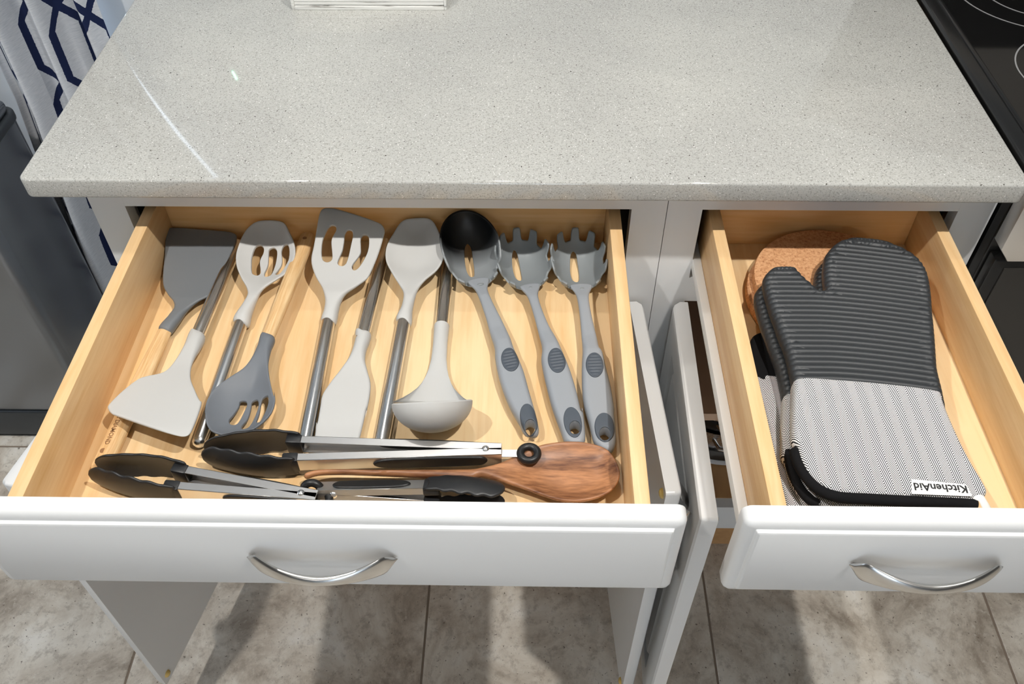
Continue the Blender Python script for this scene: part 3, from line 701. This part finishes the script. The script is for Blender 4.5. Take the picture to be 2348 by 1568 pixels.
def utensil(D, name, label, mat, h, wc, edge=None, grid=4.0, ext=None):
    L = list(D['outline'])
    r = thing(name, label, 'utensil', D['loc'], (0, 0, math.radians(D['head'])), UT)
    me = sheet(L, [grow(q, 0.9) for q in D['slots']], h, wc, edge=edge, grid=grid)
    me.transform(slope_M(D['slope']))
    obj('head', me, mat, r, world=False)
    return r
HEAD_a['loc'] = (0.0655, -0.1373, 0.7689)
r = utensil(HEAD_a, 'turner', 'dark grey silicone turner with wooden handle, leftmost in the drawer', S_DARK, lerp_h(7.2, 1.6, 6, 55), None)
wh = wood_handle(r, 0.186, 0.0076, 0.0108, 0.68, -0.0005)
tm = text_mesh('BLUE DIAMOND', 0.0066, 0.0002, 0.0001); tm.transform(Matrix.Rotation(math.radians(180), 4, 'Z')); tm.transform(Matrix.Translation((-0.139, 0.0015, 0.0069)))
obj('lettering', tm, BRAND, wh, world=False)
obj('hang_hole', lathe([(0, 0.0), (0.0030, 0.0), (0.0034, -0.004)], 20, (-0.1705, 0.002, 0.0068)), BRAND, wh, world=False)
r = utensil(HEAD_b, 'turner', 'light grey wide silicone turner with steel handle, blade facing the drawer front', S_LIGHT, lambda u, v: lerp_h(8.6, 1.9, 8, 62)(u, v)-1.3*np.clip((u-152)/9, 0, 1), None)
steel_handle(r, 0.160)
HEAD_c['slots'] = [[(u+5, v) for u, v in q] for q in HEAD_c['slots']]
r = utensil(HEAD_c, 'slotted_spoon', 'light grey slotted spoon with long steel handle reaching the black tongs', S_LIGHT, lerp_h(8.8, 2.2, 8, 55), dish(9, 40, 80, 26))
steel_handle(r, 0.172)
HEAD_d['loc'] = (0.1912, -0.1520, 0.7815)
HEAD_d['slots'] = [[(u-9, v) for u, v in q] for q in HEAD_d['slots']]
r = utensil(HEAD_d, 'slotted_spoon', 'dark slate slotted spoon with wooden handle pointing to the back', S_SLATE, lerp_h(7.6, 2.0, 8, 50), dish(13, 30, 75, 30))
wh = wood_handle(r, 0.168, 0.0076, 0.0096, 0.80, -0.001)
obj('hang_hole', lathe([(0, 0.0), (0.0026, 0.0), (0.003, -0.004)], 20, (-0.158, 0, 0.0068)), BRAND, wh, world=False)
r = utensil(HEAD_e, 'slotted_turner', 'light grey slotted turner with three bent slots and steel handle', S_LIGHT, lerp_h(8.2, 1.9, 8, 55), None)
steel_handle(r, 0.185)
r = utensil(HEAD_f, 'spatula', 'plain light grey silicone spatula with its blade under the black tongs', S_LIGHT, lerp_h(8.6, 2.6, 10, 70), None)
steel_handle(r, 0.160)
r = utensil(HEAD_g, 'mixing_spoon', 'light grey solid silicone spoon with steel handle, head at the back', S_LIGHT, lerp_h(8.6, 2.2, 8, 55), dish(9, 40, 85, 27))
steel_handle(r, 0.180)

# ladle lying on its side: bowl mouth faces up and back
r = thing('ladle', 'light grey silicone ladle with steel handle, bowl facing the drawer front', 'utensil', HEAD_h['loc'], (0, 0, math.radians(HEAD_h['head'])), UT)
LC = Vector((0.3846, -0.2605, 0.7995)); LR, LD = 0.0412, 0.031
def ladle_neck():
    """socket round the handle, flaring out into the far half of the bowl rim"""
    tt = [0, .12, .25, .45, .58, .68, .76, .83, .89, .94, .975, 1]
    bb = [8.8, 8.5, 8.2, 8.6, 10.2, 12.6, 15.8, 20, 25.5, 31.5, 37, 41]
    vs, fs = [], []; n = 16
    for t, w in zip(tt, bb):
        k = ((w-8.2)/32.8)**1.4 if w > 8.2 else 0
        hh = 8.4*(1-min(1, t*1.25))**1.2*1.0+1.1
        row = []
        for i in range(n+1):
            a = math.pi*(i/n-0.5); c = math.cos(a)
            row.append((t*109.5+k*26*(1-c), w*math.sin(a), -2.0*t+k*31.5*(1-c), max(0.25, hh*c if k < 0.02 else hh*c**0.6)))
        vs += [(u, v, z+q) for u, v, z, q in row]+[(u, v, z-q) for u, v, z, q in row]
    m = 2*(n+1)
    for r_ in range(len(tt)-1):
        for i in range(n):
            a0, b0 = r_*m+i, (r_+1)*m+i
            fs.append((a0, a0+1, b0+1, b0)); fs.append((a0+n+1, b0+n+1, b0+n+2, a0+n+2))
        for i in (0, n): fs.append((r_*m+i, (r_+1)*m+i, (r_+1)*m+n+1+i, r_*m+n+1+i))
    for r_ in (0, len(tt)-1):
        for i in range(n): fs.append((r_*m+i, r_*m+i+1, r_*m+n+2+i, r_*m+n+1+i))
    return mesh([(u/1000, v/1000, z/1000) for u, v, z in vs], fs, True, 70)
obj('neck', ladle_neck(), S_LIGHT, r, world=False)
def ladle_bowl():
    n = Vector((-0.06, 0.770, 0.635)).normalized(); x = Vector((1, 0, 0)); x = (x-n*x.dot(n)).normalized(); t = n.cross(x)
    prof = []
    for i in range(0, 15): a = math.radians(90*i/14); prof.append((LR*math.cos(a), -LD*math.sin(a)))
    inner = [((LR-0.0024)*math.cos(math.radians(90*i/14)), -(LD-0.0024)*math.sin(math.radians(90*i/14))) for i in range(14, -1, -1)]
    prof = prof+inner+[(LR-0.0012, 0.0009), (LR, 0.0)]
    m = lathe(prof, 56)
    m.transform(Matrix.Translation(LC) @ Matrix((( x.x, t.x, n.x, 0), (x.y, t.y, n.y, 0), (x.z, t.z, n.z, 0), (0, 0, 0, 1))))
    return m
obj('bowl', ladle_bowl(), S_LIGHT, r)
steel_handle(r, 0.140)

# ------------------------------------------------------------------ pasta servers
def blend_mat():
    m = silicone('black_to_grey_nylon', (140, 145, 148), 0.4); t = NT(m); sp = t.n('ShaderNodeSeparateXYZ'); t.l(t.coord(), sp.inputs[0])
    f = t.math('DIVIDE', t.math('SUBTRACT', sp.outputs[0], 0.262), 0.026); f.node.use_clamp = True
    t.color(t.mix(f, lin((140, 145, 148)), lin((16, 17, 19)))); return m
def flower(Rn, Rt, n_teeth, su, teeth_from=0.0, full_to=0.0):
    """outline of a bowl blank with finger teeth, before it is pressed into a cup; angle 0 = tip"""
    out = []
    N = 260
    for i in range(N):
        a = 2*math.pi*i/N
        b = math.atan2(math.sin(a), math.cos(a)); ab = abs(b)
        ph = (b/(2*math.pi/n_teeth)+0.5) % 1.0
        tooth = 0.5-0.5*math.cos(2*math.pi*ph); tooth = 1/(1+math.exp(-(tooth-0.52)*16))
        R = Rn+(Rt-Rn)*tooth
        if ab > 2.62: R = Rn*0.97+13*math.exp(-((math.pi-ab)/0.26)**2)
        if full_to and ab < full_to: R = Rt
        out.append((R*math.cos(a)*su, R*math.sin(a)))
    return out
def server(D, label, cu, cv, teeth, group, full_to=0.0, Rt=54, su=1.36, Rs=33.5, mat=None, tilt=0.0, Rn=37.5):
    r = thing('pasta_server', label, 'utensil', D['loc'], (0, 0, math.radians(D['head'])), group)
    def hh(u, v): return np.where(u < 130, 7.2-0.8*np.clip((25-u)/25, 0, 1), 7.2+(3.6-7.2)*np.clip((u-130)/22, 0, 1)-2.5*np.clip((u-206)/26, 0, 1))
    ho = [(D['handle'][0][0]+18, D['handle'][0][1]-5)]+D['handle']+[(D['handle'][-1][0]+18, D['handle'][-1][1]+5)]
    loop = catmull(ho, 2.5)
    def skin(u, v):
        q = np.stack([u, v], 1); x = np.clip(dist_loops(q, [loop])/5.2, 0, 1); return 0.03*u+hh(u, v)*np.sqrt(np.maximum(0, 1-(1-x)**2))
    hd = sheet(ho, [D['hole']], hh, lambda u, v, d: 0.03*u, edge=5.2, grid=5)
    obj('handle', hd, GRIP, r, world=False)
    pd = sheet(D['pad'], (), 0.9, lambda u, v, d: skin(u, v)+0.15+0.55*np.sin(u*2*math.pi/4.2)*np.clip((d-2)/1.5, 0, 1), grid=1.2, step=1.5)
    obj('grip_pad', pd, PAD, r, world=False)
    tp = sheet(D['tear'], [grow(D['hole'], 0.3)], 0.8, lambda u, v, d: skin(u, v)+0.2, grid=2.5, step=1.5)
    obj('end_pad', tp, PAD, r, world=False)
    sl = grow([((u+9-cu)/su, v-cv) for u, v in D['slot']], 0.8)
    fl = flower(Rn, Rt, teeth, 1.0, full_to=full_to)
    def wrap(u, v, w):
        rho = math.hypot(u, v)
        th = rho/Rs; Rw = Rs-w
        s = math.sin(th)*Rw/rho if rho > 1e-6 else Rw/Rs
        lowr = 1-0.36*min(1, max(0, -u/30))**1.3
        x = u*s*su
        return (cu+x, cv+v*s, -10.2+(Rs-math.cos(th)*Rw)*lowr+tilt*max(0, x+40))
    bo = sheet(fl, [sl], 1.25, None, grid=3.0, step=1.6, smooth_in=True, wrap=wrap)
    obj('bowl', bo, mat or NYLON, r, world=False)
    return r
PG = 'grey pasta servers on the right of the drawer'
server(SERVER_i, 'grey server with a rounded black-tipped bowl, beside the steel ladle handle', 272, 1.5, 10, PG, full_to=1.75, Rt=55, su=1.42, Rs=34.8, Rn=40, tilt=0.20, mat=blend_mat())
server(SERVER_j, 'grey toothed pasta server in the middle of the three', 268, 3, 10, PG)
SERVER_k['loc'] = (0.5610, -0.2991, 0.7724)
server(SERVER_k, 'grey toothed pasta server next to the right drawer side', 272, 1, 10, PG)

# ------------------------------------------------------------------ wooden spoon
ws = thing('wooden_spoon', 'brown olive wood spoon with its handle under the tongs', 'utensil', (0.53, -0.327, 0.7775))
wl = [(x-530, y+327) for x, y in WSPOON]
def ws_d(u, v, d):
    t = np.clip((u+95)/70, 0, 1); t = t*t*(3-2*t); q = np.clip(d/24, 0, 1); return -10.5*t*(1-(1-q)**2)+np.clip(-u-95, 0, 500)*0.004
obj('bowl', sheet(wl, (), lerp_h(5.0, 3.2, -110, -40), ws_d, grid=3.5), OLIVE, ws, world=False)

# ------------------------------------------------------------------ tongs
def channel(L, H, Wf, t=0.0009, side=1):
    """U channel from x=0 to L, web at y=0 (outer face), flanges reaching to -side*Wf"""
    def b(*a): return box(*a)
    y0, y1 = (0, -side*Wf) if side > 0 else (0, -side*Wf)
    lo, hi = min(y0, y1), max(y0, y1)
    return join(b(0, L, min(0, -side*t), max(0, -side*t), -H/2, H/2, 0.0003, 1), b(0, L, lo, hi, H/2-t, H/2, 0.0003, 1), b(0, L, lo, hi, -H/2, -H/2+t, 0.0003, 1))
def tong_head(L, Hh, side, bulge=5.0, tipin=7.0, waves=5):
    up = []; n = 40
    for i in range(n+1):
        t = i/n; u = L*t
        w = Hh/2*(0.66+0.34*math.sin(min(1, t*1.9)*math.pi/2))
        if t > 0.72: w *= math.sqrt(max(0.0, 1-((t-0.72)/0.285)**2.3))
        w += 0.9*math.sin(t*waves*2*math.pi)*min(1, t*6)*min(1, (1-t)*4)
        up.append((u, max(w, 1.2)))
    out = up+[(u, -w) for u, w in reversed(up)]
    def wc(u, v, d):
        t = np.clip(u/L, 0, 1); return bulge*np.sin(np.clip(t*1.25, 0, 1)*math.pi*0.5)*(1-np.clip(np.abs(v)/(Hh/2), 0, 1)**2)-tipin*t**2.2
    m = sheet(out, (), 1.5, wc, grid=3.2, step=2.0, smooth_in=False)
    # u->x, v->z, w->outward (side*y)
    m.transform(Matrix(((1, 0, 0, 0), (0, 0, side, 0), (0, 1, 0, 0), (0, 0, 0, 1)))); finish(m, True, 62)
    return m
def tongs(label, pivot, yaw, L, Lh, H, Hh, Wf, half_open, roll=0.0, ring=(0.03, 0.0), gripL=0.115, mirror=False, ring_r=0.0125, gap=0.0065, tipin=12):
    t = thing('tongs', label, 'tongs', pivot, (0, 0, 0), 'black tipped kitchen tongs')
    M0 = Matrix.Translation(pivot) @ Matrix.Rotation(yaw, 4, 'Z') @ Matrix.Rotation(roll, 4, 'X')
    for side in (1, -1):
        Ma = M0 @ Matrix.Translation((0, side*gap, 0)) @ Matrix.Rotation(side*half_open, 4, 'Z')
        a = channel(L+0.012, H, Wf, side=side); a.transform(Matrix.Translation((-0.012, 0, 0))); a.transform(Ma)
        arm = obj('arm', a, TSTEEL, t)
        hd = tong_head(Lh*1000, Hh*1000, side, 5.0, tipin); hd.transform(Matrix.Translation((L-0.004, 0, 0))); hd.transform(Ma)
        obj('tip', hd, BLACKS, t)
        sl = join(box(L-0.006, L+0.010, min(0, -side*Wf)-0.0012, max(0, -side*Wf)+0.0012, -H/2-0.0012, H/2+0.0012, 0.002)); sl.transform(Ma)
        obj('tip_sleeve', sl, BLACKS, t)
        gl = [(6, -H*320), (14, -H*400), (gripL*1000-14, -H*400), (gripL*1000-4, -H*250), (gripL*1000, 0), (gripL*1000-4, H*250), (gripL*1000-14, H*400), (14, H*400), (6, H*320), (2, 0)]
        g = sheet(gl, (), 1.6, None, grid=4)
        g.transform(Matrix(((1, 0, 0, 0), (0, 0, side, 0), (0, 1, 0, 0), (0, 0, 0, 1)))); finish(g, True, 62)
        g.transform(Matrix.Translation((0, side*0.0004, 0))); g.transform(Ma); obj('grip', g, BLACKP, arm)
    rv = lathe([(0, H/2+0.0022), (0.0022, H/2+0.0018), (0.0036, H/2+0.0003), (0.0036, -H/2-0.0003), (0, -H/2-0.001)], 20); rv.transform(M0 @ Matrix.Translation((0.004, 0, 0))); obj('rivet', rv, STEEL, t)
    rx, rz = ring
    tab = box(-0.012-rx+0.008, -0.006, -0.0045, 0.0045, -0.0005+rz, 0.0005+rz, 0.0002, 1); tab.transform(M0); obj('pull_tab', tab, TSTEEL, t)
    rg = torus(ring_r*0.68, ring_r*0.32); rg.transform(M0 @ Matrix.Translation((-0.012-rx, 0, rz))); obj('pull_ring', rg, BLACKP, t)
    return t
ZB = 0.7604
tongs('largest black tipped tongs, lying across the front of the drawer', (0.4445, -0.3100, ZB+0.0205), math.radians(180+0.5), 0.194, 0.096, 0.0175, 0.039, 0.0085, math.radians(2.3), ring=(0.0270, 0.0005), gap=0.0075, tipin=19)
tongs('black tipped tongs at the left, tips towards the drawer side', (0.2700, -0.3625, ZB+0.0185), math.radians(180-7.7), 0.128, 0.094, 0.0165, 0.038, 0.0085, math.radians(3.3), ring=(0.002, 0.0), gripL=0.08, gap=0.0065, tipin=17)
tongs('smallest black tipped tongs, tips pointing to the wooden spoon', (0.2925, -0.3540, ZB+0.0185), math.radians(-1.0), 0.096, 0.076, 0.0150, 0.029, 0.0075, math.radians(3.0), roll=math.radians(66), ring=(0.006, 0.0), gripL=0.078, gap=0.006, tipin=12)

# ------------------------------------------------------------------ cork trivets
def trivet(label, c, z0, R, th):
    return put(obj('cork_trivet', lathe([(0, z0), (R-0.003, z0), (R-0.0008, z0+0.0008), (R, z0+0.003), (R, z0+th-0.003), (R-0.0008, z0+th-0.0008), (R-0.003, z0+th), (0, z0+th)], 72, (c[0], c[1], 0)), CORK), label, 'trivet', 'cork trivets under the mitts')
trivet('lower cork trivet lying on the drawer bottom', (0.8385, -0.0740), ZB+0.0005, 0.0985, 0.0135)
trivet('upper cork trivet stacked on another, partly under the mitt', (0.8395, -0.0655), ZB+0.0145, 0.0925, 0.0145)

# ------------------------------------------------------------------ oven mitts
MC = (840.0, -200.0)
PR = 7.0
def m_off(x): return 20.0*np.clip((x+50)/140, 0, 1.2)**1.5
def rib(u, v, d):
    s = v+m_off(u)
    return 2.0*(np.abs(np.sin(math.pi*s/PR))**0.75)-0.6
def mitt_plane(me, z0=0.812):
    me.transform(Matrix.Rotation(math.atan(0.06), 4, 'X'))
    return me
sil = [(x-MC[0], y-MC[1]-(13 if y < -240 else 0)) for x, y in MITT_SIL]
cuf = [(x-MC[0], y-MC[1]+(6.5 if i < 6 else 0)) for i, (x, y) in enumerate(MITT_CUFF)]
gs, gx = np.meshgrid(np.arange(-90, 215, PR/7.0), np.arange(-105, 100, 4.5)); gp = np.stack([gx.ravel(), gs.ravel()-m_off(gx.ravel())], 1)
mitt_palm = sheet(sil, (), 9.5, None, top=rib, step=1.1, grid=4.5, edge=8.0, pts=gp); mitt_plane(mitt_palm)
def cuff_h(u, v): return 11.8-5.2*np.clip((-v-60)/100, 0, 1)
mitt_cuff = sheet(cuf, (), cuff_h, lambda u, v, d: 0.8*np.sin(u/17.0+v/31.0)*np.clip(d/15, 0, 1), step=2.5, grid=5, edge=5.5); mitt_plane(mitt_cuff)
def hem_tube(pts, r):
    p = catmull([(x-MC[0], y-MC[1]) for x, y in pts], 3, closed=False)
    m = tube([(a/1000, b/1000, 0.0) for a, b in p], [r*0.75]+[r]*(len(p)-2)+[r*0.75], 14); mitt_plane(m); return m
def mitt(label, loc, palm, cuff):
    t = thing('oven_mitt', label, 'oven mitt', loc, (0, 0, 0), 'oven mitts in the right drawer')
    for nm, me, mt in (('palm', palm, MITTB), ('cuff', cuff, HERR)):
        obj(nm, me, mt, t, world=False)
    return t
mt = mitt('black ribbed silicone oven mitt with herringbone cuff, on top of the pile', (MC[0]/1000, MC[1]/1000, 0.812), mitt_palm, mitt_cuff)
h1 = obj('hem', hem_tube(HEM, 0.0056), CLOTHB, mt, world=False)
h2 = hem_tube(HEM2, 0.0048); h2.transform(Matrix.Translation((0, 0, -0.016))); obj('hem', h2, CLOTHB, mt, world=False)
lab = sheet([(x-MC[0], y-MC[1]) for x, y in LABEL], (), 0.35, None, smooth_in=False, grid=6, edge=0.3, step=3); mitt_plane(lab); lab.transform(Matrix.Translation((0, 0, 0.0082)))
lo = obj('label', lab, LABELM, mt, world=False); lo['label'] = 'white sewn label'
tx = text_mesh('KitchenAid', 0.0108, 0.0001, 0.00018); tx.transform(Matrix.Rotation(math.radians(180-3.0), 4, 'Z')); tx.transform(Matrix.Translation((0.0225, -0.1636, 0.0))); mitt_plane(tx); tx.transform(Matrix.Translation((0, 0, 0.0087)))
obj('lettering', tx, INK, lo, world=False)
lp = tube([(0.050, -0.166, 0.004), (0.0585, -0.172, 0.005), (0.0625, -0.180, 0.001), (0.0640, -0.188, -0.006)], 0.0042, 10, flat=0.35); mitt_plane(lp); obj('hanging_loop', lp, LABELM, mt, world=False)
mt2 = mitt('black ribbed silicone oven mitt underneath the top one', (MC[0]/1000-0.0055, MC[1]/1000-0.002, 0.7903), mitt_palm, mitt_cuff)

# third mitt, mostly hidden: cloth side with its own cuff
m3 = thing('oven_mitt', 'black cloth mitt with herringbone cuff lying flat at the bottom of the pile', 'oven mitt', (0.80, -0.26, ZB+0.0095), (0, 0, 0), 'oven mitts in the right drawer')
pc = [(730, -206), (730.5, -150), (736, -139), (748, -133), (790, -130), (850, -132), (878, -140), (886, -160), (886, -206)]
obj('palm', sheet([(x-800, y+260) for x, y in pc], (), 5.5, lambda u, v, d: 1.2*np.sin(u/9.0)*np.sin(v/13.0), grid=4, edge=4), CLOTHB, m3, world=False)
cc = [(728, -199), (760, -200), (890, -204), (892, -260), (888, -320), (884, -378), (800, -380), (735, -378), (728, -340), (728, -260)]
obj('cuff', sheet([(x-800, y+260) for x, y in cc], (), 6.2, None, grid=6, edge=4.5), HERR, m3, world=False)
lb = box(0.7475-0.80, 0.770-0.80, -0.2165+0.26, -0.2035+0.26, 0.0064, 0.0072); lb.transform(Matrix.Rotation(math.radians(-8), 4, 'Z')); l3 = obj('label', lb, LABELM, m3, world=False)
tx = text_mesh('KitchenAid', 0.0085, 0.0001, 0.0002); tx.transform(Matrix.Translation((-0.0215+0.0, 0.050, 0.0075))); tx.transform(Matrix.Rotation(math.radians(-8), 4, 'Z')); obj('lettering', tx, INK, l3, world=False)

# ------------------------------------------------------------------ whitewashed box on the counter
bx = thing('decor_box', 'whitewashed distressed wooden box at the back of the countertop', 'box', (0.258, 0.43, 0.914))
obj('body', box(0.1545, 0.362, 0.3455, 0.52, 0.9150, 0.944, 0.001), WASHED, bx)
obj('side_board', box(0.1500, 0.1545, 0.341, 0.524, 0.914, 0.947, 0.0008), WASHED, bx)
obj('side_board', box(0.3620, 0.3655, 0.341, 0.524, 0.914, 0.947, 0.0008), WASHED, bx)
obj('base_board', box(0.1545, 0.3620, 0.3405, 0.524, 0.914, 0.9195, 0.0008), WASHED, bx)
for k in range(5):
    obj('front_slat', box(0.1545, 0.3620, 0.3425, 0.3460, 0.9205+k*0.0047, 0.9247+k*0.0047, 0.0004, 1), WASHED, bx)

# ------------------------------------------------------------------ stove on the right
st = thing('stove', 'black glass-top stove with stainless front strip beside the counter', 'stove', (1.40, 0.28, 0))
obj('body', box(1.0300, 1.78, -0.018, 0.590, 0.03, 0.905, 0.003), BLACKE, st)
obj('cooktop_frame', join(box(1.0285, 1.0560, -0.030, 0.585, 0.902, 0.9165, 0.0045, 3), box(1.0555, 1.78, -0.030, 0.030, 0.902, 0.9145, 0.004, 3), box(1.0480, 1.0545, -0.020, 0.585, 0.914, 0.9185, 0.0018, 2)), BLACKE, st)
obj('cooktop_glass', box(1.0550, 1.775, 0.028, 0.560, 0.905, 0.9125, 0.001, 1), GLASSB, st)
for (cx, cy, R) in ((1.205, 0.405, 0.118), (1.205, 0.405, 0.080), (1.190, 0.185, 0.094), (1.56, 0.40, 0.095), (1.56, 0.17, 0.118)):
    obj('burner_ring', lathe([(R-0.0010, 0.9126), (R+0.0010, 0.9126), (R+0.0010, 0.9129), (R-0.0010, 0.9129), (R-0.0010, 0.9126)], 80, (cx, cy, 0)), RINGM, st)
obj('back_guard', box(1.035, 1.775, 0.535, 0.592, 0.905, 1.075, 0.006), BLACKE, st)
obj('control_panel', box(1.035, 1.775, 0.545, 0.592, 1.076, 1.24, 0.006), PANELM, st)
sp_ = [(1.0300, 0.8175), (1.0445, 0.7990), (1.775, 0.7990), (1.775, 0.8990), (1.0300, 0.8990)]
vm = prism(sp_, 0.0, 0.0225, 0.0018, 2); vm.transform(Matrix(((1, 0, 0, 0), (0, 0, -1, -0.0190), (0, 1, 0, 0), (0, 0, 0, 1)))); finish(vm)
obj('front_strip', vm, TSTEEL, st)
obj('oven_door', box(1.0330, 1.772, -0.036, -0.0185, 0.24, 0.7975, 0.003), BLACKE, st)
obj('oven_window', box(1.0480, 1.757, -0.0385, -0.0355, 0.26, 0.785, 0.001), OVENG, st)
obj('storage_drawer', box(1.0330, 1.772, -0.036, -0.0185, 0.06, 0.232, 0.003), BLACKE, st)

# ------------------------------------------------------------------ trash bin on the left
bn = thing('trash_bin', 'tall dark steel trash bin standing on the floor left of the cabinet', 'bin', (-0.60, 0.37, 0))
obj('body', prism(rrect(-0.80, -0.3975, 0.270, 0.476, 0.022, 8), 0.092, 0.655, 0.002), BINM, bn)
obj('base', prism(rrect(-0.803, -0.3945, 0.266, 0.479, 0.024, 8), 0.012, 0.090, 0.004), BINP, bn)
obj('foot_strip', prism(rrect(-0.795, -0.402, 0.274, 0.470, 0.02, 8), 0.0, 0.012, 0.0), BLACKP, bn)
obj('rim', prism(rrect(-0.803, -0.3945, 0.267, 0.479, 0.024, 8), 0.655, 0.672, 0.004), BINP, bn)
obj('lid', prism(rrect(-0.796, -0.4015, 0.274, 0.472, 0.02, 8), 0.672, 0.690, 0.006), BINM, bn)

# ------------------------------------------------------------------ curtain
def curtain_mesh():
    nu, nv = 260, 60; vs, fs, uv = [], [], []
    L = 0.0; prev = None; cols = []
    for i in range(nu+1):
        t = i/nu
        x = t; y = 0.030*math.sin(t*2*math.pi*2.9+0.4)+0.010*math.sin(t*2*math.pi*6.3+1.0)
        cols.append((t, y))
    arc = [0.0]
    for i in range(nu):
        arc.append(arc[-1]+math.hypot((cols[i+1][0]-cols[i][0])*0.215, cols[i+1][1]-cols[i][1]))
    for j in range(nv+1):
        z = 0.02+j/nv*2.2
        xr = -0.211-0.0155*min(1, max(0, (z-0.85)/0.37)); xl = -0.475+0.04*min(1, max(0, (z-0.3)/0.35))
        for i in range(nu+1):
            t, y = cols[i]
            vs.append((xl+(xr-xl)*t, 0.525+y*(1.0-0.25*z/2.2)+0.004*math.sin(z*5+i*0.05), z)); uv.append((arc[i], z))
    for j in range(nv):
        for i in range(nu):
            a = j*(nu+1)+i; fs.append((a, a+1, a+nu+2, a+nu+1))
    me = bpy.data.meshes.new('curtain'); me.from_pydata(vs, [], fs)
    lay = me.uv_layers.new(name='UVMap')
    for l in me.loops: lay.data[l.index].uv = uv[l.vertex_index]
    for p in me.polygons: p.use_smooth = True
    return me
cu = thing('curtain', 'white curtain with a navy trellis pattern hanging left of the counter', 'curtain', (-0.32, 0.525, 0.02))
co = obj('panel', curtain_mesh(), CURT, cu); sm = co.modifiers.new('thickness', 'SOLIDIFY'); sm.thickness = 0.0012
obj('curtain_rod', tube([(-1.0, 0.525, 2.235), (-0.15, 0.525, 2.235)], 0.011, 20), NICKEL, cu)

# ------------------------------------------------------------------ socket with a green light on the back wall
so = thing('wall_socket', 'white wall socket with a tiny green light', 'socket', (-0.07, WY, 1.13))
obj('plate', box(-0.105, -0.035, WY-0.006, WY, 1.07, 1.19, 0.002), WHITE, so)
GLED = new_mat('green_led', (0.2, 1, 0.5), 0.4); GLED.node_tree.nodes['Principled BSDF'].inputs['Emission Color'].default_value = (0.45, 1, 0.7, 1); GLED.node_tree.nodes['Principled BSDF'].inputs['Emission Strength'].default_value = 14
obj('indicator', box(-0.0785, -0.0755, WY-0.0075, WY-0.0055, 1.128, 1.150), GLED, so)
for z in (1.10, 1.16): obj('outlet', box(-0.088, -0.052, WY-0.0085, WY-0.0055, z-0.012, z+0.012, 0.002), WHITE, so)

# ------------------------------------------------------------------ cookware inside the right cabinet
def pot(name, label, c, z0, R, h, mat, lidc=None, handle=True):
    t = thing(name, label, 'cookware', (c[0], c[1], z0), (0, 0, 0))
    obj('body', lathe([(0, 0.0), (R*0.9, 0.0), (R*0.97, 0.006), (R, 0.02), (R, h), (R+0.003, h+0.0015), (R, h+0.003), (R-0.003, h), (R-0.003, 0.006), (0, 0.004)], 48), mat, t, world=False)
    if handle:
        obj('handle', tube([(-R*0.25, -R+0.004, h*0.75), (-R*0.2, -R-0.016, h*0.78), (0, -R-0.022, h*0.8), (R*0.2, -R-0.016, h*0.78), (R*0.25, -R+0.004, h*0.75)], 0.004, 10), STEEL, t, world=False)
    if lidc:
        obj('lid', lathe([(R+0.002, h+0.003), (R*0.9, h+0.010), (R*0.4, h+0.020), (0, h+0.023), (0, h+0.021), (R*0.4, h+0.018), (R*0.9, h+0.008), (R+0.002, h+0.003)], 48), lidc, t, world=False)
        obj('knob', lathe([(0, h+0.046), (0.014, h+0.042), (0.017, h+0.037), (0.008, h+0.03), (0.008, h+0.018), (0, h+0.018)], 24), STEEL, t, world=False)
    return t
pot('casserole', 'black pan with chrome handle at the back of the cabinet shelf', (0.84, 0.40, 0), 0.4215, 0.125, 0.06, BLACKE, BLACKE)
pot('saucepan', 'shiny steel saucepan on the cabinet floor below the shelf', (0.84, 0.215, 0), 0.213, 0.125, 0.055, STEEL, None)
pot('frying_pan', 'dark frying pan nested in the steel saucepan', (0.84, 0.215, 0), 0.2750, 0.128, 0.035, BLACKE, STEEL)
pot('baking_dish', 'white baking dish under the saucepan', (0.84, 0.215, 0), 0.188, 0.135, 0.020, WHITE, None, False)
